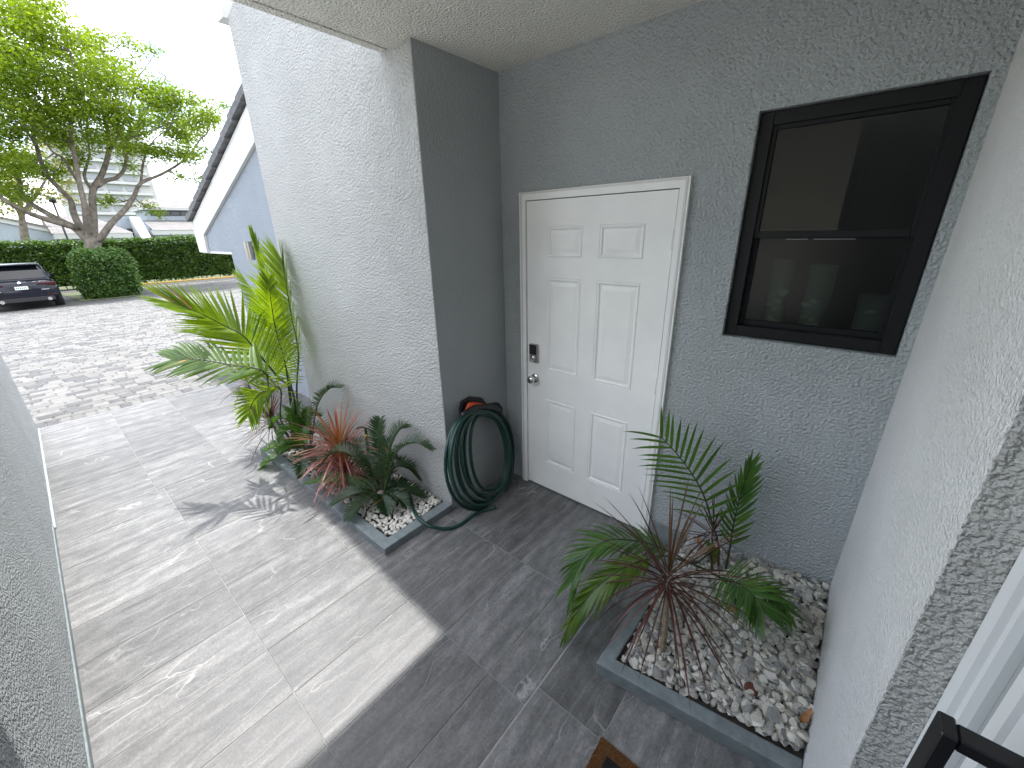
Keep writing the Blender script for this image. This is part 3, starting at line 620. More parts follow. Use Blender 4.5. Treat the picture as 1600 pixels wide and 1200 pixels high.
# ================================================================== PLANTER BEDS
pl1 = thing('planter_bed', 'long low planter bed of pale pebbles with grey kerb beside the white pier', 'planter')
kx0, kx1, ky = -2.02, 0.013, -1.2; kh, kw = 0.05, 0.075
MB().prism([(kx0, ky), (kx1, ky), (kx1 - 0.0, PD - 0.002), (kx1 - kw, PD - 0.002), (kx1 - kw, ky + kw), (kx0 + kw, ky + kw), (kx0 + kw, PD - 0.002), (kx0, PD - 0.002)], 'z', -0.003, kh).build('planter_kerb', 'kerb_paint', pl1)
bv = pl1.children[0].modifiers.new('bevel', 'BEVEL'); bv.width = 0.005; bv.segments = 2
MB().box((kx0 + kw + .001, ky + kw + .001, 0.002), (kx1 - kw - .001, PD - 0.003, 0.022)).build('planter_soil', 'soil', pl1)
pl2 = thing('planter_bed', 'corner planter bed heaped with grey and white marble pebbles under the window', 'planter')
A = Vector((1.374, -1.006)); B = Vector((2.122, -0.905)); kb = 0.062; kh2 = 0.07
MB().prism([(A.x, A.y), (B.x, B.y), (B.x, B.y + kb), (A.x + kb, A.y + kb + 0.008), (1.45, -0.0012), (1.375, -0.0012)], 'z', -0.003, kh2).build('planter_kerb', 'kerb_paint', pl2)
bv = pl2.children[0].modifiers.new('bevel', 'BEVEL'); bv.width = 0.006; bv.segments = 2
MB().prism([(A.x + kb + .001, A.y + kb + .012), (B.x, B.y + kb + .001), (B.x, -0.002), (1.452, -0.002)], 'z', 0.002, 0.05).build('planter_soil', 'soil', pl2)
def h2(x, y):      # pebble heap: rises towards the back corner
    t = max(0, min(1, (y + 0.95) / 0.95)); s = max(0, min(1, (x - 1.42) / 0.7))
    return 0.065 + 0.09 * t * (0.35 + 0.65 * s) + 0.035 * s + 0.012 * mnoise.noise(Vector((x * 5, y * 5, 0)))
def pebble_mesh(i):
    r = random.Random(100 + i); v = []; f = []; n = 6; rings = 3
    s = Vector((r.uniform(0.85, 1.25), r.uniform(0.65, 0.95), r.uniform(0.42, 0.65)))
    v.append(Vector((0, 0, -1)))
    for k in range(rings):
        t = math.pi * (k + 1) / (rings + 1)
        for q in range(n):
            a_ = 2 * math.pi * (q + 0.5 * (k % 2)) / n; v.append(Vector((math.sin(t) * math.cos(a_), math.sin(t) * math.sin(a_), -math.cos(t))))
    v.append(Vector((0, 0, 1)))
    off = Vector((i * 3.1, 0, 0))
    v = [Vector((p.x * s.x, p.y * s.y, p.z * s.z)) * (1 + 0.30 * mnoise.noise(p * 1.3 + off) + r.uniform(-.07, .07)) for p in v]
    for q in range(n): f.append((0, 1 + (q + 1) % n, 1 + q)); f.append((len(v) - 1, 1 + (rings - 1) * n + q, 1 + (rings - 1) * n + (q + 1) % n))
    for k in range(rings - 1):
        for q in range(n):
            a0, a1 = 1 + k * n + q, 1 + k * n + (q + 1) % n; b0, b1 = a0 + n, a1 + n
            f += [(a0, a1, b0), (a1, b1, b0)] if k % 2 else [(a0, a1, b1), (a0, b1, b0)]
    return v, f
PEB = [pebble_mesh(i) for i in range(10)]
def scatter(parent, mat, inside, height, box, spacing, smin, smax, single, seed, near):
    r = random.Random(seed); pts = []
    x = box[0]
    while x < box[1]:
        y = box[2]
        while y < box[3]:
            p = (x + r.uniform(-.5, .5) * spacing, y + r.uniform(-.5, .5) * spacing)
            if inside(*p): pts.append(p)
            y += spacing
        x += spacing
    items = []
    for (x, y) in pts:
        s = r.uniform(smin, smax) * (1.25 if r.random() < 0.15 else 1.0)
        lay = r.random() < 0.35
        items.append((x, y, height(x, y) + (s * 0.45 if lay else -s * 0.1), s, r.randrange(10), Matrix.Rotation(r.uniform(0, 6.28), 3, 'Z') @ Matrix.Rotation(r.uniform(-.6, .6), 3, 'X') @ Matrix.Rotation(r.uniform(-.5, .5), 3, 'Y')))
    items.sort(key=lambda q: near(q))
    meshes = {}
    for q in items[:single]:
        if q[4] not in meshes:
            v, f = PEB[q[4]]; o = obj('pebble', v, f, mat, parent, smooth=True); meshes[q[4]] = o.data; o.data.set_sharp_from_angle(angle=R_(48))
        else: o = link('pebble', meshes[q[4]], parent)
        o.location = q[:3]; o.rotation_euler = q[5].to_euler(); o.scale = (q[3],) * 3
    mb = MB()
    for q in items[single:]:
        v, f = PEB[q[4]]; mb.add([q[5] @ (p * q[3]) + Vector(q[:3]) for p in v], f)
    if mb.v:
        o = mb.build('pebble_layer', mat, parent, smooth=True, fixn=False); o['kind'] = 'stuff'; o.data.set_sharp_from_angle(angle=R_(48))
def in2(x, y):
    yf = A.y + (B.y - A.y) * (x - A.x) / (B.x - A.x) + kb + 0.014; xl = A.x + kb + 0.016
    return x > xl and y > yf and x < W - 0.010 and y < -0.012
dist = lambda q: (Vector(q[:3]) - CAM).length - q[2] * 3 - q[3] * 12
scatter(pl2, 'pebble', in2, h2, (1.42, 2.14, -1.0, 0.0), 0.0260, 0.0145, 0.0285, 300, 5, dist)
scatter(pl2, 'pebble', in2, lambda x, y: h2(x, y) - 0.022, (1.42, 2.14, -1.0, 0.0), 0.024, 0.016, 0.022, 0, 6, dist)
in1 = lambda x, y: kx0 + kw + .015 < x < kx1 - kw - .012 and ky + kw + .012 < y < PD - 0.016
scatter(pl1, 'pebble_pale', in1, lambda x, y: 0.036 + 0.006 * mnoise.noise(Vector((x * 6, y * 6, 3))), (-1.98, 0.0, -1.19, -0.63), 0.0235, 0.011, 0.020, 300, 8, lambda q: -q[0] - q[3] * 5)

# ================================================================== PLANTS
def leaflet(mb, p, d, side, L, w, droop, nseg=4, mi=0, fold=0.35, kink=None):
    """folded tapering blade from p along d; droops towards the ground"""
    d = d.normalized(); pts = []; q = Vector(p); dd = d.copy()
    for i in range(nseg + 1):
        pts.append(q.copy()); q = q + dd * (L / nseg)
        dd = (dd + Vector((0, 0, -droop * (i + 1) / nseg))).normalized()
        if kink and i == kink: dd = (dd + Vector((0, 0, -1.6))).normalized()
    prof = [0.55, 1.0, 0.92, 0.62, 0.0] if nseg == 4 else [0.6, 1.0, 0.7, 0.0] if nseg == 3 else [0.75] + [1 - (i / nseg) ** 1.8 for i in range(1, nseg + 1)]
    v = []; f = []
    for i, q in enumerate(pts):
        t = (pts[min(i + 1, nseg)] - pts[max(i - 1, 0)]).normalized()
        a = t.cross(side); a = side if a.length < 1e-3 else a.normalized()
        s_ = a.cross(t).normalized(); ww = w * prof[i] * 0.5
        v += [q + s_ * ww + a * ww * fold, q, q - s_ * ww + a * ww * fold]
    for i in range(nseg):
        k = i * 3; f += [(k, k + 1, k + 4, k + 3), (k + 1, k + 2, k + 5, k + 4)]
    mb.add(v, f, mi)
def frond(parent, pts, n=34, L=0.30, w=0.02, mats=('palm_leaf', 'palm_stem'), vee=0.35, droop=0.25, bare=0.22, a0=75, a1=30, up=(0, 0, 1), r0=0.009, r1=0.002, seed=1, base_l=0.75, tip_l=0.55, nseg=4, sides=(1, -1), name='frond'):
    r = random.Random(seed); mb = MB(); P = catmull(pts, 40); mb.tube(P, [r0 + (r1 - r0) * i / 40 for i in range(41)], 6, 1)
    up = Vector(up)
    for i in range(n):
        t = bare + (1 - bare) * (i / (n - 1)) ** 0.95; k = t * 40; j = min(int(k), 39); p = P[j].lerp(P[j + 1], k - j); tan = (P[j + 1] - P[j]).normalized()
        s = tan.cross(up).normalized(); nn = s.cross(tan).normalized()
        tt = (t - bare) / (1 - bare); ln = L * (base_l + (1 - base_l) * min(1, tt * 2.5)) * (1 - (1 - tip_l) * max(0, tt - 0.45) / 0.55)
        al = R_(a0 + (a1 - a0) * tt)
        for sg in sides:
            d = (s * sg * math.cos(vee) + nn * math.sin(vee)) * math.sin(al) + tan * math.cos(al)
            d = d + Vector((r.uniform(-.06, .06), r.uniform(-.06, .06), r.uniform(-.06, .06)))
            if r.random() < 0.015: continue
            leaflet(mb, p, d, d.cross(tan).cross(d).normalized() if False else tan, ln * r.uniform(.88, 1.07), w * r.uniform(.85, 1.1), droop * r.uniform(.6, 1.4), nseg, mi=2 if r.random() < 0.008 else 0)
    return mb.build(name, list(mats) + ['dry_leaf'], parent, smooth=True, fixn=False)
def strap(mb, p, d, L, w, droop, nseg=6, mi=0):
    side = d.cross(Vector((0, 0, 1))); side = side.normalized() if side.length > 1e-3 else Vector((1, 0, 0))
    pts = []; q = Vector(p); dd = d.normalized(); v = []; f = []
    for i in range(nseg + 1):
        pts.append(q.copy()); q = q + dd * (L / nseg); dd = (dd + Vector((0, 0, -droop / nseg))).normalized()
    for i, q in enumerate(pts):
        t = (pts[min(i + 1, nseg)] - pts[max(i - 1, 0)]).normalized(); a = side.cross(t).normalized(); x_ = i / nseg
        ww = w * 0.5 * (0.75 + 0.5 * x_ if x_ < 0.35 else 0.92 * (1 - ((x_ - 0.35) / 0.65) ** 2) + 0.03)
        v += [q + side * ww + a * ww * 0.4, q, q - side * ww + a * ww * 0.4]
    for i in range(nseg):
        k = i * 3; f += [(k, k + 1, k + 4, k + 3), (k + 1, k + 2, k + 5, k + 4)]
    mb.add(v, f, mi)
def px(points): return [ony(a_, b_, c_) for (a_, b_, c_) in points]

# --- tall palm at the far end of the long planter
palm = thing('palm_plant', 'tall sunlit palm with arching yellow-green fronds at the far end of the long planter', 'palm')
b0 = Vector((-1.86, -0.93, 0.03))
frond(palm, [b0] + px([(458, 615, -0.98), (435, 590, -1.02), (404, 553, -1.10), (379, 524, -1.17), (347, 507, -1.27), (305, 486, -1.42), (268, 472, -1.54)]), n=74, L=0.40, w=0.0155, vee=0.20, droop=0.02, bare=0.30, a0=62, a1=16, up=(0.60, -0.25, 0.78), r0=0.011, seed=2, tip_l=0.5, base_l=0.9)
frond(palm, [b0 + Vector((-.02, .0, 0)), Vector((-1.93, -0.88, .45))] + px([(446, 570, -0.90), (432, 520, -0.93), (424, 475, -0.95), (420, 440, -0.97)]), n=60, L=0.26, w=0.0140, vee=0.25, droop=0.04, bare=0.30, a0=64, a1=22, up=(0.75, -0.6, 0.25), r0=0.010, seed=9)
frond(palm, [b0 + Vector((.03, .03, 0)), Vector((-1.90, -0.82, .5))] + px([(466, 550, -0.78), (455, 493, -0.76), (447, 445, -0.74), (440, 405, -0.72)]), n=70, L=0.42, w=0.0150, vee=0.72, droop=0.08, bare=0.28, a0=66, a1=22, up=(-1, -0.35, 0.15), r0=0.010, seed=3)
frond(palm, [b0 + Vector((-.04, .02, 0)), Vector((-2.05, -0.80, .5)), Vector((-2.25, -0.78, 1.0)), Vector((-2.40, -0.79, 1.30)), Vector((-2.55, -0.82, 1.52))], n=56, L=0.30, w=0.0145, vee=0.45, droop=0.05, bare=0.26, a0=66, a1=24, up=(-0.2, -0.9, 0.3), r0=0.010, seed=4)
frond(palm, [b0, Vector((-1.95, -0.86, .45)), Vector((-2.12, -0.78, .95)), Vector((-2.3, -0.72, 1.4)), Vector((-2.45, -0.68, 1.75)), Vector((-2.55, -.66, 1.92))], n=30, L=0.16, w=0.02, vee=0.9, droop=0.05, bare=0.55, a0=25, a1=10, r0=0.009, seed=5)
frond(palm, [b0 + Vector((-.02, -.03, 0)), Vector((-1.95, -1.06, .42))] + px([(415, 584, -1.22), (361, 570, -1.36), (305, 561, -1.52), (271, 562, -1.62)]), n=25, L=0.30, w=0.030, mats=('palm_mid', 'palm_stem'), vee=0.05, droop=0.16, bare=0.34, a0=56, a1=20, up=(0.72, -0.15, 0.6), r0=0.009, seed=6, tip_l=0.8)
frond(palm, [b0 + Vector((.02, -.04, 0)), Vector((-1.82, -1.03, .33))] + px([(438, 608, -1.14), (412, 611, -1.22), (395, 628, -1.28), (388, 650, -1.31)]), n=38, L=0.26, w=0.016, mats=('palm_leaf', 'palm_stem'), vee=0.05, droop=0.15, bare=0.36, a0=62, a1=20, up=(0.8, -0.45, 0.35), r0=0.008, seed=7, tip_l=0.8)
for k in range(5):
    e = b0 + Vector((rnd.uniform(-.05, .05), rnd.uniform(-.04, .04), 0)); mbs = MB(); mbs.tube([e, e + Vector((rnd.uniform(-.03, .03), rnd.uniform(-.03, .03), .16)), e + Vector((rnd.uniform(-.08, .08), rnd.uniform(-.08, .05), .34))], [0.014, 0.011, 0.004], 7)
    mbs.build('stem', 'palm_stem', palm, smooth=True)

def dracaena(name, label, heads, base, leafmat, coremat, n, L, w, seed, lean=0.55, droop=0.9, spread=1.0, cat='plant', cane_r=0.013):
    t = thing(name, label, cat); r = random.Random(seed)
    for hi, (hp, nn, LL) in enumerate(heads):
        hp = Vector(hp); bs = Vector(base) + Vector((r.uniform(-.02, .02), r.uniform(-.02, .02), 0)) * (1 if hi else 0)
        mb = MB(); mid = bs.lerp(hp, 0.5) + Vector((r.uniform(-.015, .015), r.uniform(-.015, .015), 0))
        mb.tube(catmull([bs, mid, hp], 8), [cane_r * (1 - 0.03 * q) for q in range(9)], 8); mb.build('cane', 'cane', t, smooth=True)
        mb = MB()
        for k in range(nn):
            u_ = k / nn; az = k * 2.39996 + r.uniform(-.3, .3); el = R_(82 - 100 * u_ ** 0.75 * spread) + r.uniform(-.12, .12)
            d = Vector((math.cos(az) * math.cos(el), math.sin(az) * math.cos(el), math.sin(el)))
            strap(mb, hp + Vector((0, 0, 0.10 * (1 - u_) - 0.03)) + d * 0.012, d, LL * r.uniform(.75, 1.1), w * r.uniform(.8, 1.15), droop * r.uniform(.5, 1.3) * (0.3 + u_), mi=1 if u_ < 0.22 else 0)
        mb.build('leaf_crown', [leafmat, coremat], t, smooth=True, fixn=False)
    return t
dracaena('pink_cordyline', 'pink and bronze strap-leaved cordyline in the middle of the long planter', [((-0.90, -0.95, 0.27), 130, 0.40), ((-0.78, -1.0, 0.15), 95, 0.30)], (-0.88, -0.97, 0.02), 'pink_leaf', 'pink_core', 0, 0, 0.0145, 11, droop=1.25)
dracaena('purple_dracaena', 'thin dark purple-leaved dracaena below the tall palm', [((-2.02, -1.05, 0.24), 110, 0.42), ((-2.16, -1.12, 0.62), 70, 0.30)], (-1.86, -1.03, 0.02), 'purple_leaf', 'purple_core', 0, 0, 0.009, 12, droop=0.7, cane_r=0.010)
hp = ony(1042, 912, -0.77)
dracaena('red_dracaena', 'thin red-leaved dracaena on a pale cane in the corner planter', [(hp, 74, 0.41)], (1.585, -0.79, 0.05), 'purple_leaf', 'purple_core', 0, 0, 0.0088, 13, droop=1.0, spread=1.2, cane_r=0.014)
h3 = ony(1112, 838, -0.16)
dracaena('small_dracaena', 'small thin bronze-leaved dracaena against the wall in the corner planter', [(h3, 34, 0.20)], (1.62, -0.13, 0.08), 'purple_leaf', 'purple_core', 0, 0, 0.008, 14, droop=0.5, cane_r=0.008)

def sago(name, label, base, tips, mats, L=0.115, seed=20, n=54, w=0.009, arch=0.10):
    t = thing(name, label, 'plant'); base = Vector(base)
    mb = MB(); mb.lathe([(0.03, 0), (0.05, 0.02), (0.05, 0.05), (0.035, 0.08), (0.012, 0.10)], base, (0, 0, 1), 12); mb.build('trunk', 'bark', t, smooth=True)
    for i, (tp, mt) in enumerate(tips):
        tp = Vector(tp); d = tp - base; hor = Vector((d.x, d.y, 0)); b1 = base + Vector((0, 0, 0.09)) + hor.normalized() * 0.03
        lo = 0.25 if tp.z < 0.16 else 1.0; m1 = b1.lerp(tp, 0.35) + Vector((0, 0, lo * (arch + 0.22 * hor.length))); m2 = b1.lerp(tp, 0.72) + Vector((0, 0, lo * (arch * 0.8 + 0.16 * hor.length)))
        frond(t, [b1, m1, m2, tp], n=n, L=L, w=w, mats=(mt, 'palm_stem'), vee=0.55, droop=0.06, bare=0.12, a0=72, a1=38, r0=0.006, r1=0.0015, seed=seed + i, nseg=3, base_l=0.5, tip_l=0.35)
    return t
SB = (-0.43, -0.93, 0.03)
tips = [(ony(594, 655, -0.78), 'sago_leaf'), (ony(637, 668, -0.70), 'sago_leaf'), (ony(674, 703, -0.76), 'sago_leaf'), (ony(508, 722, -1.10), 'sago_leaf'), (ony(477, 757, -1.24), 'sago_green'), (ony(542, 704, -0.90), 'sago_leaf'),
        (onz(520, 790, 0.10), 'sago_leaf'), (onz(545, 812, 0.07), 'sago_leaf'), (ony(630, 728, -0.70), 'sago_leaf'), (onz(662, 778, 0.07), 'sago_leaf'), (ony(608, 690, -0.74), 'sago_leaf'), (ony(655, 750, -0.70), 'sago_leaf')] + [(Vector(SB) + Vector((math.cos(q) * rr_, math.sin(q) * rr_ * 0.62, zz_)), 'sago_leaf') for q, rr_, zz_ in [(0.3, .24, .06), (1.2, .26, .08), (2.0, .34, .09), (2.7, .36, .05), (3.3, .36, .07), (3.9, .30, .05), (5.7, .22, .05), (2.9, .30, .18)]]
sago('sago_palm', 'dark stiff-fronded sago palm on the pebbles at the door end of the long planter', SB, tips, None, seed=30)
S2b = (-1.55, -0.95, 0.03)
tips2 = [(ony(532, 606, -0.70), 'sago_leaf'), (ony(470, 655, -0.95), 'sago_green'), (ony(440, 690, -1.15), 'sago_green'), (ony(402, 738, -1.33), 'sago_green'), (ony(475, 690, -1.05), 'sago_green'), (ony(495, 650, -0.80), 'sago_green'),
         (onz(470, 745, 0.12), 'sago_leaf'), (onz(505, 745, 0.10), 'sago_leaf'), (onz(520, 700, 0.25), 'sago_leaf'), (onz(430, 715, 0.16), 'sago_green'), (ony(452, 640, -0.98), 'sago_green'), (ony(425, 668, -1.10), 'sago_green'), (ony(415, 705, -1.24), 'sago_green')]
sago('sago_palm', 'green sago palm half hidden behind the pink cordyline in the long planter', S2b, tips2, None, L=0.13, seed=50)

# --- palms of the corner planter
cp = thing('palm_plant', 'young green palm with long drooping fronds growing from the corner planter pebbles', 'palm')
q0 = Vector((1.66, -0.16, 0.08)); q1 = Vector((1.80, -0.36, 0.08))
PDK = ('palm_dark', 'palm_stem')
frond(cp, [q0] + px([(1122, 850, -0.16), (1112, 815, -0.18), (1100, 775, -0.20), (1082, 742, -0.22), (1060, 712, -0.24), (1034, 684, -0.27)]), n=14, L=0.27, w=0.0165, mats=PDK, vee=0.12, droop=0.12, bare=0.36, a0=62, a1=40, up=(0.1, -1, 0.25), r0=0.007, seed=61, tip_l=0.75)
frond(cp, [q0 + Vector((.03, 0, 0))] + px([(1140, 858, -0.14), (1147, 815, -0.14), (1158, 770, -0.13), (1172, 730, -0.13)]), n=16, L=0.20, w=0.017, mats=PDK, vee=0.5, droop=0.0, bare=0.30, a0=38, a1=14, up=(0.4, -1, 0.1), r0=0.006, seed=62)
frond(cp, [q1, q1 + Vector((-.05, -.02, .18))] + px([(1127, 903, -0.38), (1148, 909, -0.46), (1172, 925, -0.53), (1186, 945, -0.57)]), n=20, L=0.18, w=0.021, mats=PDK, vee=0.0, droop=0.35, bare=0.40, a0=80, a1=22, up=(.15, -.6, .8), r0=0.006, seed=63, tip_l=0.85)
frond(cp, [q1 + Vector((-.02, .02, 0)), q1 + Vector((-.08, -.0, .16))] + px([(1052, 871, -0.50), (1010, 874, -0.62), (965, 892, -0.75), (925, 925, -0.86), (893, 968, -0.94)]), n=28, L=0.21, w=0.017, mats=('palm_mid', 'palm_stem'), vee=-0.15, droop=0.30, bare=0.48, a0=40, a1=12, r0=0.007, seed=64, tip_l=0.8)
frond(cp, [q0 + Vector((-.02, -.03, 0)), q0 + Vector((-.05, -.06, .16))] + px([(1085, 880, -0.32), (1046, 862, -0.40), (1004, 847, -0.48), (950, 844, -0.60), (915, 868, -0.70), (896, 905, -0.77)]), n=26, L=0.24, w=0.018, mats=PDK, vee=0.15, droop=0.40, bare=0.45, a0=52, a1=18, r0=0.007, seed=65, tip_l=0.8)
frond(cp, [q1 + Vector((.0, .03, 0)), q1 + Vector((.02, .03, .14)), q1 + Vector((.08, -.02, .24)), q1 + Vector((.16, -.08, .24))], n=15, L=0.14, w=0.020, mats=PDK, vee=0.2, droop=0.35, bare=0.35, a0=70, a1=22, r0=0.005, seed=66, tip_l=0.85)
frond(cp, [q0 + Vector((-.03, -.02, 0)), q0 + Vector((-.04, -.04, .10)), q0 + Vector((-.05, -.08, .22))], n=8, L=0.11, w=0.016, mats=('palm_mid', 'palm_stem'), vee=0.4, droop=0.05, bare=0.4, a0=30, a1=12, r0=0.005, seed=67)

# ================================================================== HOSE, SPRINKLER, MAT, LITTER
hose = thing('garden_hose', 'dark green garden hose coiled on the grey side wall and trailing into the planter', 'hose')
def hp_(a_, b_, off=0.0): return onx(a_, b_, 0.055 + max(0, (b_ - 640)) / 155 * 0.115 + off)
def loop(cx, top, bot, wl, wr, tilt, off, n=28):
    pts = []
    for i in range(n + 1):
        q = 2 * math.pi * i / n + math.pi / 2; yy = (top + bot) / 2 - math.sin(q) * (bot - top) / 2
        hw = (wl if math.cos(q) < 0 else wr); e = 0.82
        xx = cx + math.copysign(abs(math.cos(q)) ** e, math.cos(q)) * hw + (yy - (top + bot) / 2) * tilt
        pts.append(hp_(xx, yy, off))
    return pts
for i, (cx, top, bot, wl_, wr_, tilt, off) in enumerate([(752, 637, 797, 56, 50, -0.05, 0.0), (752, 640, 794, 50, 47, 0.02, 0.016), (754, 644, 788, 40, 44, 0.06, 0.004), (757, 645, 778, 31, 37, 0.07, 0.022), (759, 648, 765, 24, 31, 0.06, 0.03), (755, 641, 783, 43, 38, 0.0, 0.03), (751, 642, 790, 47, 42, -0.03, 0.045), (756, 645, 772, 36, 40, 0.04, 0.05), (754, 640, 791, 53, 48, 0.0, -0.012)]):
    mb = MB(); mb.tube(loop(cx, top, bot, wl_, wr_, tilt, off), 0.0118, 10, caps=False); mb.build('hose_coil', 'hose', hose, smooth=True)
tr = [onz(775, 792, 0.035), onz(757, 797, 0.013), onz(738, 806, 0.0105), onz(716, 821, 0.0105), onz(695, 826, 0.014), onz(672, 822, 0.045), onz(655, 811, 0.064), onz(646, 796, 0.064), onz(641, 778, 0.07), onz(637, 764, 0.075)]
mb = MB(); mb.tube(catmull(tr, 50), 0.0115, 10); mb.build('hose_end', 'hose', hose, smooth=True)
hh = thing('hose_hanger', 'black plastic hose hanger fixed to the grey side wall', 'hanger')
top = [ony(1, 1, 0)] and [onx(719, 640, 0.02), onx(722, 628, 0.02), onx(735, 620, 0.02), onx(752, 621, 0.02), onx(760, 632, 0.02), onx(778, 629, 0.02), onx(784, 637, 0.02), onx(783, 648, 0.02), onx(745, 646, 0.02), onx(722, 662, 0.02)]
mb = MB(); mb.prism([(p.y, p.z) for p in top], 'x', 0.0045, 0.03); mb.build('back_plate', 'black_plastic', hh)
mb = MB(); sad = [onx(a_, b_, 0.09) for (a_, b_) in [(722, 650), (735, 641), (752, 636), (768, 637), (780, 643)]]
mb.tube(catmull(sad, 12), 0.022, 8); mb.tube([onx(752, 638, 0.09), Vector((0.005, onx(752, 638, 0.09).y, onx(752, 638, 0.09).z - 0.01))], 0.02, 8); mb.build('saddle', 'black_plastic', hh, smooth=True)
nzl = thing('spray_nozzle', 'orange garden spray nozzle tucked into the black hose hanger', 'nozzle')
mb = MB(); a_, b_, c_ = onx(729, 641, 0.06), onx(736, 632, 0.065), onx(754, 633, 0.06); mb.tube(catmull([a_, b_, c_], 10), [0.013, 0.014, 0.015, 0.017, 0.019, 0.018, 0.016, 0.016, 0.015, 0.015, 0.015], 10); mb.build('nozzle_body', 'orange', nzl, smooth=True)
for p_, d_ in ((a_, a_ - b_), (c_, c_ - b_)):
    mb = MB(); mb.lathe([(0.012, 0), (0.013, 0.012), (0.009, 0.016)], p_, d_, 10); mb.build('nozzle_tip', 'nickel', nzl, smooth=True)
sp = thing('sprinkler', 'black sprinkler riser with brass collar standing behind the dark sago palm', 'sprinkler')
s1 = ony(573, 690, -0.80); s2 = ony(572, 678, -0.80); s3 = ony(571, 669, -0.80); s0 = Vector((s1.x, -0.80, 0.03))
mb = MB(); mb.tube([s0, s0.lerp(s1, 0.8)], 0.009, 10); mb.tube([s0.lerp(s1, 0.78), s1], 0.014, 10); mb.build('riser', 'black_plastic', sp, smooth=True)
mb = MB(); mb.tube([s1, s2], 0.013, 12); mb.build('collar', 'brass', sp, smooth=True)
mb = MB(); mb.tube([s2, s3], 0.010, 10); mb.tube(catmull([s3, s3 + Vector((-.03, -.02, .008)), s3 + Vector((-.07, -.04, -.012))], 6), 0.006, 7); mb.build('spray_head', 'black_plastic', sp, smooth=True)

mt = thing('doormat', 'brown coir doormat with black centre on the grey tiles', 'doormat')
mx0, my1 = 1.517, -1.213; mx1, my0 = 2.13, -2.15
MB().box((mx0, my0, 0.0012), (mx1, my1, 0.016), bev=0.003).build('mat_base', 'mat_coir', mt)
MB().box((mx0 + 0.045, my0 + 0.045, 0.0165), (mx1 - 0.045, my1 - 0.045, 0.0185)).build('mat_centre', 'mat_black', mt)
def fibres(n, region, mat, name, inner):
    mb = MB(); r = random.Random(3); k = 0
    while k < n:
        x_, y_ = r.uniform(mx0, mx0 + 0.45), r.uniform(my1 - 0.5, my1)
        ins = x_ > mx0 + 0.045 and y_ < my1 - 0.045
        if ins != inner: continue
        k += 1; l = r.uniform(0.008, 0.014); a_ = r.uniform(0, 6.28); b_ = r.uniform(0, 6.28); w_ = 0.0007; lean = r.uniform(0.2, 0.9) * l
        p = Vector((x_, y_, 0.0145 + (0.003 if inner else 0)))
        mb.add([p + Vector((math.cos(a_), math.sin(a_), 0)) * w_, p - Vector((math.cos(a_), math.sin(a_), 0)) * w_, p + Vector((math.cos(b_) * lean, math.sin(b_) * lean, l * 0.7))], [(0, 1, 2)])
    o = mb.build(name, mat, mt, fixn=False); o['kind'] = 'stuff'
fibres(9000, None, 'mat_coir', 'coir_fibre', False); fibres(6000, None, 'mat_black', 'black_fibre', True)
# rusty cap and dry leaves on the pebbles
cpp = onz(1176, 1076, 0.0); cx_, cy_ = 1.925, -0.745
mb = MB(); mb.lathe([(0.024, 0), (0.026, 0.006), (0.024, 0.014), (0.004, 0.017)], (cx_, cy_, h2(cx_, cy_) + 0.012), (0.1, -0.2, 1), 14); tag(mb.build('rusty_cap', 'rust', smooth=True), 'round rusty brown cap lying on the corner planter pebbles', 'cap')
def dryleaf(x, y, z, az, L, w, label):
    mb = MB(); d = Vector((math.cos(az), math.sin(az), 0)); s_ = Vector((-d.y, d.x, 0)); v = []; f = []
    for i in range(6):
        t = i / 5; ww = w * math.sin(math.pi * (0.08 + 0.9 * t)); c_ = Vector((x, y, z)) + d * L * (t - .5) + Vector((0, 0, 0.012 * (t - .4) ** 2 * 6))
        v += [c_ + s_ * ww + Vector((0, 0, .008)), c_, c_ - s_ * ww + Vector((0, 0, .008))]
    for i in range(5): k = i * 3; f += [(k, k + 1, k + 4, k + 3), (k + 1, k + 2, k + 5, k + 4)]
    mb.add(v, f); tag(mb.build('dry_leaf', 'dry_leaf', smooth=True, fixn=False), label, 'leaf')
for (pxx, pyy, zz, az, L_, w_, lb) in ((1257, 1124, 0.14, 1.2, 0.075, 0.013, 'curled orange dry leaf on the pebbles beside the white entry wall'), (1142, 958, 0.125, 0.3, 0.06, 0.016, 'tan dry leaf on the pebbles at the foot of the young palm'), (1092, 850, 0.13, 2.0, 0.08, 0.013, 'yellowed dry leaf in the back corner of the corner planter by the kerb')):
    p = onz(pxx, pyy, zz); dryleaf(p.x, p.y, h2(p.x, p.y) + 0.026, az, L_, w_, lb)

# vases behind the lower window pane
for i, (pa, top_, rad, lb) in enumerate((((1204, 512), 1.72, 0.040, 'tall glass vase of pale shells behind the window, farthest from the entry side wall'), ((1264, 516), 1.70, 0.048, 'glass vase of pale shells in the middle of the three behind the window'), ((1352, 524), 1.58, 0.055, 'short glass vase behind the window beside the white entry side wall'))):
    VY = 0.215
    q = ony(*pa, VY); t = thing('glass_vase', lb, 'vase', 'vases on the shelf behind the window'); z0 = 1.3525
    hgt = top_ - z0; mb = MB(); mb.lathe([(rad * 0.9, 0), (rad, 0.01), (rad * 1.08, hgt)], (q.x, VY, z0), (0, 0, 1), 18); mb.build('vase_wall', 'vase_milk', t, smooth=True)
    r = random.Random(i)
    for k in range(9 if i < 2 else 4):
        v, f = PEB[k]; s_ = r.uniform(.018, .026); o = obj('shell', [p * s_ for p in v], f, 'shell', t, smooth=True); o.location = (q.x + r.uniform(-.55, .55) * rad, VY - rad * 0.98 + r.uniform(-.004, .004), z0 + 0.025 + hgt * 0.6 * r.random())
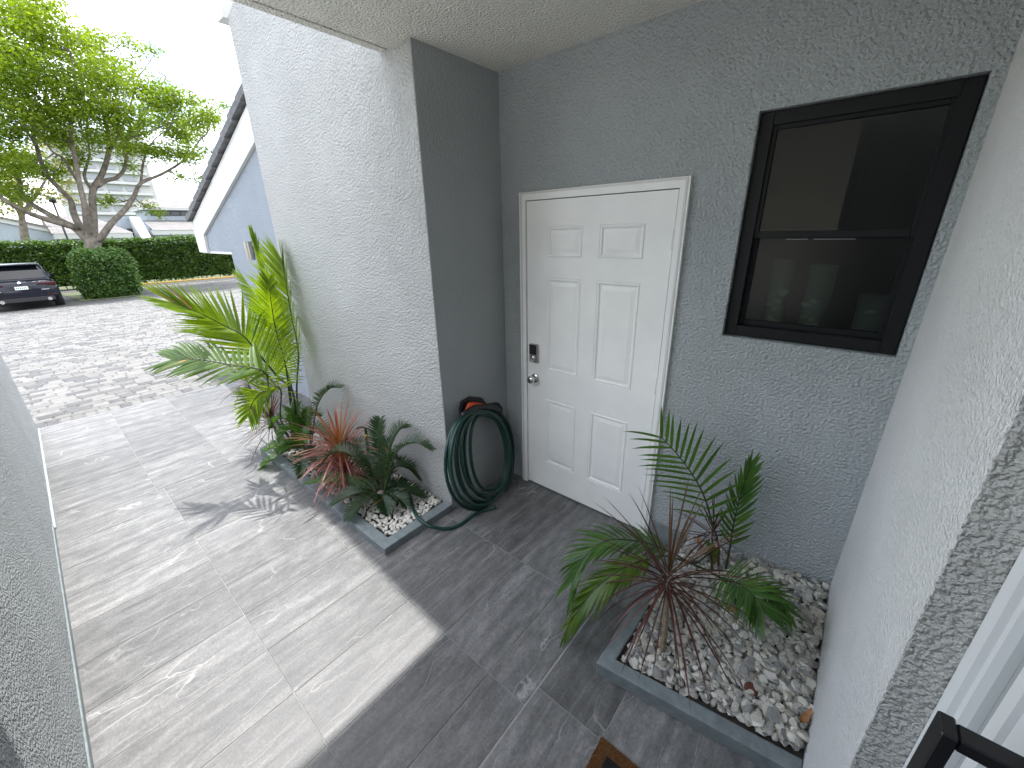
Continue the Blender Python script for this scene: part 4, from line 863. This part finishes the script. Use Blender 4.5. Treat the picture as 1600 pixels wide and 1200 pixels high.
# ================================================================== BACKGROUND
def leaf_cloud(mb, centers, r, per, spread, size, flat=0.6, upb=0.35):
    """small diamond leaves in sprays round each centre"""
    for c in centers:
        for k in range(per):
            p = c + Vector((r.gauss(0, spread), r.gauss(0, spread), r.gauss(0, spread * flat)))
            a_ = Vector((r.uniform(-1, 1), r.uniform(-1, 1), r.uniform(-.7, .4))).normalized(); nrm = Vector((r.uniform(-1, 1), r.uniform(-1, 1), upb + r.random())).normalized()
            b_ = nrm.cross(a_); b_ = b_.normalized() if b_.length > 1e-3 else a_.orthogonal()
            s = size * r.uniform(.65, 1.25); q = a_.cross(b_) * (s * 0.12)
            k0 = len(mb.v)
            mb.v += [tuple(p - a_ * s * .5), tuple(p + b_ * s * .26 + q), tuple(p + a_ * s * .5), tuple(p - b_ * s * .26 + q)]
            mb.f.append((k0, k0 + 1, k0 + 2, k0 + 3)); mb.m.append(0)
def limb(mb, pts, r0, r1, n=26, sides=9):
    P = catmull(pts, n); mb.tube(P, [r0 + (r1 - r0) * (i / n) ** 0.8 for i in range(n + 1)], sides); return P
# ---- hedge
HX = -32.6; HZ0 = -0.72; HZ1 = 1.84
def leafy_box(name, label, cat, x0, x1, y0, y1, z0, z1, mat, nleaf, size, seed, rough=0.12, rounded=0.0):
    t = thing(name, label, cat); r = random.Random(seed); mb = MB()
    cx, cy, cz = (x0 + x1) / 2, (y0 + y1) / 2, (z0 + z1) / 2; ex, ey, ez = (x1 - x0) / 2, (y1 - y0) / 2, (z1 - z0) / 2
    def shape(u_, v_, w_):
        if rounded:
            p = Vector((u_, v_, w_)); m_ = (abs(u_) ** 4 + abs(v_) ** 4 + abs(w_) ** 4) ** 0.25; s_ = 1 + (1 / m_ - 1) * rounded
            u_, v_, w_ = p.x * s_, p.y * s_, p.z * s_
        q = Vector((cx + u_ * ex, cy + v_ * ey, cz + w_ * ez)); k = rough * mnoise.noise(q * 1.3) + rough * 0.6 * mnoise.noise(q * 4.1)
        d = Vector((u_, v_, w_)).normalized(); return q + d * k
    areas = [ey * ez, ex * ez, ex * ey, ex * ez]
    # inner core
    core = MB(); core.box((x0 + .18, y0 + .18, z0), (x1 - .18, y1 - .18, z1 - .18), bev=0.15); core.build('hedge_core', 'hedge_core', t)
    tot = 2 * areas[0] + 2 * areas[1] + areas[2]; cs = []
    for i in range(nleaf):
        a_ = r.random() * tot; u_, v_ = r.uniform(-1, 1), r.uniform(-1, 1)
        if a_ < 1.6 * areas[0]: p = shape(1, u_, v_)
        elif a_ < 2 * areas[0]: p = shape(-1, u_, v_)
        elif a_ < 2 * areas[0] + 2 * areas[1]: p = shape(u_, r.choice((-1, 1)), v_)
        else: p = shape(u_, v_, 1)
        cs.append(p)
    for i in range(nleaf // 90):
        p = shape(r.uniform(-1, 1), r.uniform(-1, 1), 1); cs += [p + Vector((r.uniform(-.04, .04), r.uniform(-.04, .04), k_ * .07)) for k_ in range(r.randint(1, 4))]
    leaf_cloud(mb, cs, r, 3, 0.055, size, 1.0, 0.3)
    o = mb.build('foliage', mat, t, fixn=False); o['kind'] = 'stuff'
    return t
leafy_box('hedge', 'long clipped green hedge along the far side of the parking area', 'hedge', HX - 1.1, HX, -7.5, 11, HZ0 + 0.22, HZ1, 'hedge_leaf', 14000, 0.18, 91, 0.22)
hs = MB(); r = random.Random(4)
for i in range(60):
    y_ = -7 + i * 0.3 + r.uniform(-.1, .1); hs.tube([(HX - .5, y_, HZ0 - .02), (HX - .4 + r.uniform(-.1, .1), y_ + r.uniform(-.15, .15), HZ0 + .5)], 0.025, 5)
hst = [o for o in C.objects if o.name == 'hedge'][0]; o = hs.build('hedge_stems', 'bark', hst); o['kind'] = 'stuff'
bc = onx(170, 455, -23.2)
leafy_box('round_bush', 'boxy clipped green bush at the edge of the parking bay', 'bush', bc.x - 1.9, bc.x + 0.0, onx(125, 430, -23.2).y, onx(213, 430, -23.2).y, gz(-23) - 0.02, onx(170, 395, -23.2).z, 'bush_leaf', 4200, 0.14, 92, 0.20, 0.6)
# yellow kerb in front of the hedge
yk = MB(); yk.box((HX + 0.9, 1.2, -0.75), (HX + 1.1, 12, -0.57), bev=0.02); yko = yk.build('yellow_kerb', 'yellow_paint'); tag(yko, 'yellow painted kerb running along the foot of the hedge', 'kerb')
gs = MB(); gs.add([(-29.0, -40, gz(-29) + .002), (-29.0, 40, gz(-29) + .002), (HX + 0.95, 40, -0.66), (HX + .95, -40, -0.66)], [(0, 1, 2, 3)]); go = gs.build('road_edge', 'asphalt'); go['kind'] = 'structure'
gi = MB(); gi.add([(-22.6, -0.9, gz(-22.6) + .02), (-22.6, 0.9, gz(-22.6) + .02), (-29.5, 1.6, gz(-29.5) + .02), (-29.5, -1.2, gz(-29.5) + .02)], [(0, 1, 2, 3)]); gio = gi.build('planting_island', 'grass_soil'); gio['kind'] = 'structure'

# ---- big spreading tree
TX = -27.0
def TP(a_, b_, dx=0.0): return onx(a_, b_, TX + dx)
tree = thing('spreading_tree', 'large spreading tree with pale branches and light green leaves by the hedge', 'tree')
r = random.Random(17); br = MB()
root = TP(146, 440); root.z = gz(TX) - 0.05
fork = TP(145, 366)
br.tube(catmull([root, TP(146, 400), fork], 10), [0.48, 0.40, 0.36, 0.33, 0.31, 0.30, 0.30, 0.30, 0.31, 0.31, 0.27], 14)
limbs = [([(140, 378), (118, 357), (99, 347), (68, 330), (35, 308), (31, 283), (11, 257), (-12, 225), (-30, 170)], -1.8, .22, .05),
         ([(120, 356), (64, 340), (37, 329), (11, 316), (-10, 295), (-45, 255)], 1.6, .16, .05),
         ([(141, 372), (124, 352), (114, 330), (110, 312), (88, 290), (70, 268), (57, 228), (53, 212), (62, 196), (72, 160), (70, 110)], -1.2, .19, .04),
         ([(143, 372), (136, 350), (132, 319), (125, 290), (117, 244), (110, 205), (118, 140), (110, 80)], 1.8, .19, .04),
         ([(146, 372), (146, 340), (145, 299), (158, 275), (169, 242), (169, 207), (161, 175), (168, 120), (160, 80)], -0.4, .21, .04),
         ([(152, 290), (166, 282), (183, 277), (196, 259), (198, 217), (215, 191), (240, 155), (260, 120)], -1.6, .14, .03),
         ([(150, 376), (158, 371), (174, 349), (194, 329), (209, 308), (220, 286), (253, 272), (290, 248), (315, 215)], 1.2, .20, .04),
         ([(57, 228), (40, 205), (15, 200), (-10, 190)], -1.2, .08, .03), ([(125, 290), (100, 250), (80, 235), (60, 205)], 1.8, .07, .03), ([(169, 242), (190, 200), (205, 160), (215, 120)], -0.4, .08, .03), ([(145, 299), (132, 275), (140, 240), (135, 200), (145, 150)], -.8, .09, .03),
         ([(198, 217), (235, 205), (270, 190), (310, 175)], -1.6, .07, .02), ([(220, 286), (225, 250), (240, 220), (265, 200)], 1.2, .07, .02)]
ends = []
for P_, dep, r0, r1 in limbs:
    n_ = len(P_); pts = [TP(a_, b_, dep * (i / (n_ - 1)) ** 0.8 + (r.uniform(-.15, .15) if 0 < i else 0)) for i, (a_, b_) in enumerate(P_)]
    P = limb(br, pts, r0 * 0.85, r1 * 0.8, 24, 8); ends += P[12:]
blobs = [(30, 60, 55), (85, 55, 50), (60, 120, 60), (135, 95, 50), (20, 150, 55), (185, 115, 42), (228, 145, 42), (275, 150, 38), (318, 172, 32), (290, 200, 34), (250, 195, 38), (200, 175, 40), (150, 165, 42), (100, 180, 45), (55, 195, 42), (300, 238, 28), (270, 240, 28), (235, 240, 26), (338, 180, 20), (20, 10, 50), (60, 15, 40), (-50, 60, 70), (-40, 150, 60), (-60, 230, 60), (205, 262, 18), (165, 310, 10), (235, 325, 11), (178, 320, 9), (250, 335, 8), (205, 225, 24), (100, 225, 24), (140, 215, 24), (170, 145, 40), (215, 80, 14), (245, 85, 10), (310, 270, 16), (345, 165, 12), (190, 60, 20), (150, 60, 25), (285, 275, 14), (330, 235, 14), (10, 210, 40), (45, 250, 26), (80, 215, 30), (-20, 260, 40), (15, 110, 45), (110, 130, 40), (120, 170, 40), (170, 195, 34), (215, 205, 32), (255, 165, 34), (300, 190, 30), (30, 260, 34), (70, 270, 24), (100, 260, 22), (5, 300, 26), (50, 300, 20), (135, 245, 20), (180, 225, 22), (275, 215, 26), (320, 205, 22)]
PXM = 0.0225; centers = []
for (bx, by, bw) in blobs:
    for rep in range(2 if bw > 22 else 1):
        dep = r.uniform(-3.0, 2.6) if bw > 22 else r.uniform(-1.5, 1.5)
        c = TP(bx + r.uniform(-8, 8), by + r.uniform(-8, 8), dep); rad = bw * PXM * 1.05
        # a thin branch reaches into each leaf mass
        e = min(ends, key=lambda q: (q - c).length)
        if rep == 0: limb(br, [e, e.lerp(c, .5) + Vector((0, 0, -.12)), c + Vector((r.uniform(-.3, .3), r.uniform(-.3, .3), .2))], 0.035, 0.010, 8, 5)
        for k in range(int(7 + 40 * rad * rad)):
            d = Vector((r.gauss(0, 1), r.gauss(0, 1), r.gauss(0, 1))).normalized() * rad * (r.random() ** 0.45); d.z *= 0.72
            centers.append(c + d)
br.build('trunk', 'bark', tree, smooth=True)
lf = MB(); leaf_cloud(lf, centers, r, 14, 0.20, 0.16, 0.6); o = lf.build('crown', 'tree_leaf', tree, fixn=False); o['kind'] = 'stuff'
# ---- yellowing tree beyond the hedge
t2 = thing('yellowing_tree', 'smaller tree with yellowing leaves standing beyond the hedge', 'tree'); br = MB(); r = random.Random(23); T2 = -41.0
def T2P(a_, b_, dx=0.0): return onx(a_, b_, T2 + dx)
rt2 = T2P(42, 380); rt2.z = -0.8
limb(br, [rt2, T2P(42, 380), T2P(36, 352), T2P(33, 330), T2P(30, 290), T2P(35, 240)], .30, .06, 20, 8); limb(br, [T2P(34, 335), T2P(60, 300), T2P(80, 265)], .14, .04, 10, 7); limb(br, [T2P(34, 338), T2P(10, 300), T2P(-10, 270)], .14, .04, 10, 7)
br.build('trunk', 'bark', t2, smooth=True); centers = []
for (bx, by, bw) in [(20, 255, 42), (60, 238, 36), (90, 272, 30), (25, 300, 32), (-8, 285, 40), (70, 305, 22), (100, 305, 16), (110, 255, 18), (5, 325, 22), (45, 328, 14)]:
    c = T2P(bx, by, r.uniform(-1.5, 1.5)); rad = bw * 0.034
    for k in range(int(6 + 24 * rad * rad)):
        d = Vector((r.gauss(0, 1), r.gauss(0, 1), r.gauss(0, 1))).normalized() * rad * (r.random() ** 0.45); centers.append(c + d)
lf = MB(); leaf_cloud(lf, centers, r, 12, 0.22, 0.20, 0.7); o = lf.build('crown', 'tree_yellow', t2, fixn=False); o['kind'] = 'stuff'
# ---- lamp post
lpp = onx(110, 385, -38.0); ptop = onx(108, 300, -38.0)
pp = thing('lamp_post', 'slim dark lamp post standing behind the hedge beside the tree', 'lamp post')
m_ = MB(); m_.tube([(lpp.x, lpp.y, -0.75), (lpp.x, lpp.y, 4.2)], [0.07, 0.05], 10); m_.build('pole', 'black_metal', pp, smooth=True)
m_ = MB(); m_.lathe([(0.05, 0), (0.16, .05), (0.18, .30), (0.05, .40)], (lpp.x, lpp.y, 4.2), (0, 0, 1), 12); m_.build('lamp_head', 'black_metal', pp, smooth=True)

# ---- houses beyond the hedge
def hx(a_, b_, X): return onx(a_, b_, X)
HXX = -47.0
h1 = thing('far_house', 'pale blue far house with a long sloping roof edge at the end of the hedge', 'house')
p0, p1 = hx(-60, 335, HXX), hx(128, 372, HXX)
yy0, yy1 = hx(-120, 345, HXX).y, p1.y
def edge_z(y): return p0.z + (p1.z - p0.z) * (y - p0.y) / (p1.y - p0.y)
MB().prism([(yy0, -0.8), (yy1, -0.8), (yy1, edge_z(yy1)), (yy0, edge_z(yy0))], 'x', HXX - 9, HXX).build('wall', 'far_wall', h1)
MB().prism([(yy0, edge_z(yy0) - .02), (yy1 + .35, edge_z(yy1 + .35) - .02), (yy1 + .35, edge_z(yy1 + .35) + .26), (yy0, edge_z(yy0) + .26)], 'x', HXX - 9, HXX + 0.12).build('rake_board', 'far_white', h1)
MB().prism([(yy0, edge_z(yy0) + .262), (yy1 + .45, edge_z(yy1 + .45) + .262), (yy1 + .45, edge_z(yy1 + .45) + .42), (yy0, edge_z(yy0) + .42)], 'x', HXX - 9, HXX + 0.2).build('roof', 'far_roof', h1)
w0, w1 = hx(82, 376, HXX), hx(108, 376, HXX)
MB().box((HXX + .001, w0.y, w0.z - .25), (HXX + .05, w1.y, w0.z + .05)).build('window', 'far_glass', h1)
# middle house: small hip roof with white eave
h2_ = thing('far_house', 'far house with low pale tiled roof and white eave behind the tree trunk', 'house'); X2 = -45.0
e0, e1, r0_, r1_ = hx(150, 371, X2), hx(209, 371, X2), hx(150, 330, X2 - 5), hx(180, 335, X2 - 5)
MB().box((X2 - 8, e0.y - 2, -0.8), (X2 - 0.4, e1.y - 0.3, e1.z - .02)).build('wall', 'far_wall', h2_)
MB().box((X2 - 8, e0.y - 2.2, e1.z - .02), (X2 - .03, e1.y, e1.z + .36)).build('eave_board', 'far_white', h2_)
rz = hx(168, 338, X2 - 5).z
m_ = MB(); m_.add([(X2, e0.y - 2.3, e1.z + .362), (X2, e1.y + .1, e1.z + .362), (X2 - 5, e1.y - 1.6, rz), (X2 - 5, e0.y - 2.3, rz), (X2 - 9, e1.y + .1, e1.z + .362), (X2 - 9, e0.y - 2.3, e1.z + .362)], [(0, 1, 2, 3), (1, 4, 2), (4, 5, 3, 2), (0, 3, 5)]); m_.build('roof', 'far_roof', h2_)
m_ = MB(); m_.tube([(X2 - .02, e1.y - .05, e1.z + .2), (X2 - .02, e1.y - .05, -0.5)], .05, 6); m_.build('downpipe', 'far_white', h2_)
# right house: two storeys, white party wall, clerestory windows
h3_ = thing('far_house', 'two-storey far house with a row of dark clerestory windows and pale tiled roofs', 'house'); X3 = -46.0
a0, a1 = hx(244, 366, X3), hx(340, 364, X3)
MB().box((X3 - 9, a0.y, -0.8), (X3 - .3, a1.y + 3, a0.z)).build('wall', 'far_wall', h3_)
MB().box((X3 - 9.0, a0.y - .1, a0.z - .05), (X3 - 0.05, a1.y + 3, a0.z + .34)).build('eave_board', 'far_white', h3_)
tz = hx(262, 344, X3 - 4.5).z; c0 = hx(232, 345, X3 - 4.5)
m_ = MB(); m_.add([(X3, a0.y - .15, a0.z + .342), (X3, a1.y + 3, a0.z + .342), (X3 - 4.5, a1.y + 3, tz), (X3 - 4.5, hx(222, 342, X3 - 4.5).y, tz)], [(0, 1, 2, 3)]); m_.build('roof', 'far_roof', h3_)
ub = hx(235, 342, X3 - 4.5); ut = hx(240, 328, X3 - 4.5); uy0 = hx(228, 335, X3 - 4.5).y; uy1 = a1.y + 4
MB().box((X3 - 9, uy0, tz - 1.5), (X3 - 4.52, uy1, ut.z)).build('upper_wall', 'far_wall', h3_)
MB().box((X3 - 9, uy0 - .3, ut.z + .001), (X3 - 4.0, uy1, ut.z + .22)).build('upper_eave', 'far_white', h3_)
rtp = hx(262, 312, X3 - 8); m_ = MB(); m_.add([(X3 - 3.95, uy0 - .35, ut.z + .222), (X3 - 3.95, uy1, ut.z + .222), (X3 - 8, uy1, rtp.z), (X3 - 8, uy0 + 1.0, rtp.z), (X3 - 9, uy0 - .35, ut.z + .222)], [(0, 1, 2, 3), (0, 3, 4)]); m_.build('upper_roof', 'far_roof', h3_)
for (a_, b_) in ((236, 250), (251, 265), (268, 281), (282, 295), (298, 311)):
    q0_, q1_ = hx(a_, 337, X3 - 4.5), hx(b_, 330, X3 - 4.5)
    f_ = MB().box((X3 - 4.519, q0_.y, min(q0_.z, q1_.z)), (X3 - 4.46, q1_.y, max(q0_.z, q1_.z))).build('window', 'black_metal', h3_)
    MB().box((X3 - 4.459, q0_.y + .06, min(q0_.z, q1_.z) + .06), (X3 - 4.45, q1_.y - .06, max(q0_.z, q1_.z) - .06)).build('pane', 'far_glass', f_)
k0, k1 = hx(213, 350, X3 - .5), hx(229, 350, X3 - .5); kt = hx(213, 347, X3 - 1.5)
MB().prism([(X3 - .2, -0.8), (X3 - 4.5, -0.8), (X3 - 4.5, kt.z + .55), (X3 - 2.5, kt.z + .45), (X3 - .2, hx(228, 372, X3).z)], 'y', k0.y, k1.y).build('party_wall', 'far_white', h3_)
MB().box((X3 - 6, hx(192, 360, X3 - 3).y, -0.8), (X3 - 3, k0.y + .1, hx(200, 338, X3 - 3).z)).build('entry_block', 'far_wall', h3_)
MB().box((X3 - 3.05, hx(203, 372, X3 - 3).y, -0.7), (X3 - 2.96, hx(212, 372, X3 - 3).y, hx(205, 357, X3 - 3).z)).build('entry_recess', 'dark_recess', h3_)
# ---- pale tower
TWX = -190.0; tw = thing('apartment_tower', 'pale high-rise tower with rows of balconies behind the tree', 'building')
ta, tb, tc_ = hx(112, 330, TWX), hx(252, 330, TWX), hx(180, 205, TWX)
ytop = hx(225, 222, TWX).y
MB().prism([(ta.y, -1), (tb.y, -1), (tb.y, hx(250, 255, TWX).z), (ytop, hx(225, 235, TWX).z), (ytop, tc_.z), (ta.y, tc_.z)], 'x', TWX - 20, TWX).build('wall', 'tower_white', tw)
bmm = None; z_ = 8.0; k = 0
while z_ < tc_.z - 1:
    y_ = ta.y + 1.0; yl = tb.y - 1 if z_ < hx(250, 255, TWX).z - 2 else ytop - 1
    while y_ < yl - 3:
        if bmm is None: bmm = MB().box((0, 0, 0), (.25, 3.4, 1.5)).build('window', 'tower_dark', tw); o = bmm
        else: o = link('window', bmm.data, tw)
        o.location = (TWX, y_, z_); y_ += 4.6
    MB().box((TWX + .02, ta.y + .5, z_ - 1.15), (TWX + 1.2, yl, z_ - .35)).build('balcony', 'far_white', tw)
    z_ += 3.1
# ================================================================== CAR
def lerp(a_, b_, t): return a_ + (b_ - a_) * t
def make_car():
    t = thing('parked_car', 'dark blue SUV parked with its rear towards the driveway beside the bush', 'car')
    def loft(st, prof):
        mb = MB(); n_ = len(prof) * 2
        for s in st:
            ring_ = [(s[0], -p[0] * s[1], s[2] + p[1] * (s[3] - s[2])) for p in prof]; ring_ += [(s[0], p[0] * s[1], s[2] + p[1] * (s[3] - s[2])) for p in reversed(prof)]
            mb.v += ring_
        for i in range(len(st) - 1):
            for k in range(n_): mb.f.append((i * n_ + k, i * n_ + (k + 1) % n_, (i + 1) * n_ + (k + 1) % n_, (i + 1) * n_ + k)); mb.m.append(0)
        mb.f.append(tuple(range(n_))); mb.f.append(tuple((len(st) - 1) * n_ + k for k in range(n_ - 1, -1, -1))); mb.m += [0, 0]
        return mb
    prof = [(0.80, 0), (0.94, 0.06), (0.985, 0.22), (0.96, 0.45), (1.0, 0.60), (0.985, 0.78), (0.93, 0.93), (0.80, 1.0)]
    st = [(0.0, .80, .42, .86), (-.05, .88, .34, .96), (-.16, .925, .29, 1.04), (-.5, .94, .25, 1.06), (-1.2, .945, .22, 1.05), (-3.0, .945, .22, 1.02), (-3.9, .93, .24, .97), (-4.4, .87, .28, .90), (-4.62, .76, .34, .78)]
    autosmooth(loft(st, prof).build('body', 'car_paint', t), 35)
    # greenhouse
    gp = [(1.0, 0), (0.955, .35), (0.885, .78), (0.83, .93), (0.70, 1.0)]
    gst = [(-.16, .84, 1.0, 1.06), (-.42, .85, 1.0, 1.42), (-.66, .85, 1.0, 1.60), (-1.3, .86, 1.0, 1.655), (-2.1, .86, 1.0, 1.645), (-2.45, .85, 1.0, 1.57), (-3.1, .80, 1.0, 1.12), (-3.35, .76, .96, 1.0)]
    autosmooth(loft(gst, gp).build('cabin', 'car_paint', t), 35)
    # rear window on the slope of the tailgate
    def slope(z, o=.012): 
        pts_ = [(-.16, 1.06), (-.42, 1.42), (-.66, 1.60)]
        for (xa, za), (xb, zb) in zip(pts_[:-1], pts_[1:]):
            if z <= zb: return lerp(xa, xb, (z - za) / (zb - za)) + o
        return -.66 + o
    m_ = MB(); zz = [1.115, 1.25, 1.40, 1.50]; hw_ = [.70, .68, .635, .59]
    m_.v += [(slope(z, .014), s_ * h__, z) for z, h__ in zip(zz, hw_) for s_ in (-1, 1)] + [(slope(z, -.03), s_ * h__, z) for z, h__ in zip(zz, hw_) for s_ in (-1, 1)]
    for i in range(3): m_.f.append((i * 2, i * 2 + 1, i * 2 + 3, i * 2 + 2)); m_.m.append(0)
    m_.f += [(0, 8, 9, 1), (6, 7, 15, 14), (0, 2, 10, 8), (2, 4, 12, 10), (4, 6, 14, 12), (1, 9, 11, 3), (3, 11, 13, 5), (5, 13, 15, 7)]; m_.m += [0] * 8
    m_.build('rear_window', 'car_glass', t)
    MB().box((-.78, -.62, 1.565), (-.40, .62, 1.605), bev=.012).build('roof_spoiler', 'car_paint', t)
    for s_ in (-1, 1):
        m_ = MB(); m_.prism([(-.55, 1.12), (-2.75, 1.10), (-2.25, 1.46), (-1.6, 1.52), (-1.0, 1.50)], 'y', s_ * .815, s_ * .835); m_.build('side_window', 'car_glass', t)
        w_ = MB(); w_.box((-.09, s_ * .90 - .27, .83), (.016, s_ * .90 - .02 + (.0 if s_ < 0 else 0), .955), bev=.015) if s_ > 0 else w_.box((-.09, -.88, .83), (.016, -.63, .955), bev=.015)
        w_.build('tail_light', 'car_light', t)
        w_ = MB(); w_.box((-.02, min(s_ * .40, s_ * .66), .885), (.012, max(s_ * .40, s_ * .66), .94), bev=.006); w_.build('tail_light', 'car_light', t)
        w_ = MB(); w_.box((-.05, s_ * .72 - .13, .50), (.012, s_ * .72 + .13, .53), bev=.005); w_.build('reflector', 'car_light', t)
        w_ = MB(); w_.tube([(-.2, s_ * .58, .36), (.03, s_ * .58, .36)], .06, 12); w_.build('exhaust_tip', 'chrome', t)
        w_ = MB(); w_.box((-2.75, s_ * 1.0 - .09, 1.07), (-2.58, s_ * 1.0 + .09, 1.20), bev=.03); w_.build('side_mirror', 'car_paint', t)
        w_ = MB(); w_.tube([(-.85, s_ * .70, 1.655), (-2.2, s_ * .70, 1.66)], .018, 6); w_.build('roof_rail', 'black_plastic', t)
        for wx in (-.95, -3.75):
            w_ = MB(); w_.lathe([(.24, -.005), (.34, 0), (.365, .03), (.365, .20), (.34, .235), (.24, .24)], (wx, s_ * .955, .365), (0, -s_, 0), 24); wo = w_.build('wheel', 'tyre', t); autosmooth(wo, 40)
            w_ = MB(); w_.lathe([(.05, .0), (.22, -.008), (.235, .004), (.235, .05), (.05, .06)], (wx, s_ * .957, .365), (0, -s_, 0), 20); ri = w_.build('rim', 'nickel', wo)
    MB().box((-.03, -.72, .30), (.01, .72, .47), bev=.02).build('rear_diffuser', 'black_plastic', t)
    pl = MB().box((-.02, -.26, .735), (.014, .26, .865), bev=.004).build('plate_recess', 'black_plastic', t)
    pt = MB().box((.0145, -.16, .745), (.02, .16, .855), bev=.002).build('licence_plate', 'plate', t)
    m_ = MB()
    for k in range(6): m_.box((.0205, -.125 + k * .044, .775), (.022, -.10 + k * .044, .825))
    m_.build('plate_marks', 'plate_ink', pt)
    m_ = MB(); m_.lathe([(.045, 0), (.045, .012), (.03, .014)], (-.0, 0, .985), (1, 0, .15), 16); m_.build('badge', 'chrome', t)
    for ya in (-.615, .605): MB().box((-.01, ya, .52), (.0115, ya + .008, .88)).build('panel_gap', 'black_rubber', t)
    MB().box((-.01, -.615, .51), (.0112, .613, .519)).build('panel_gap', 'black_rubber', t)
    MB().box((-.10, -.80, 1.045), (-.035, .80, 1.06), bev=.005).build('tailgate_trim', 'chrome', t) if False else None
    for (ya, yb) in ((-.66, -.5), (.46, .66)): MB().box((.0, ya, .69), (.013, yb, .72), bev=.003).build('lettering', 'chrome', t)
    return t
car = make_car()
CX = -21.15; cpos = onx(46, 478, CX)
car.location = (CX, cpos.y, gz(CX - 1)); car.rotation_euler = (0, math.atan(SLOPE) * -1, R_(2))
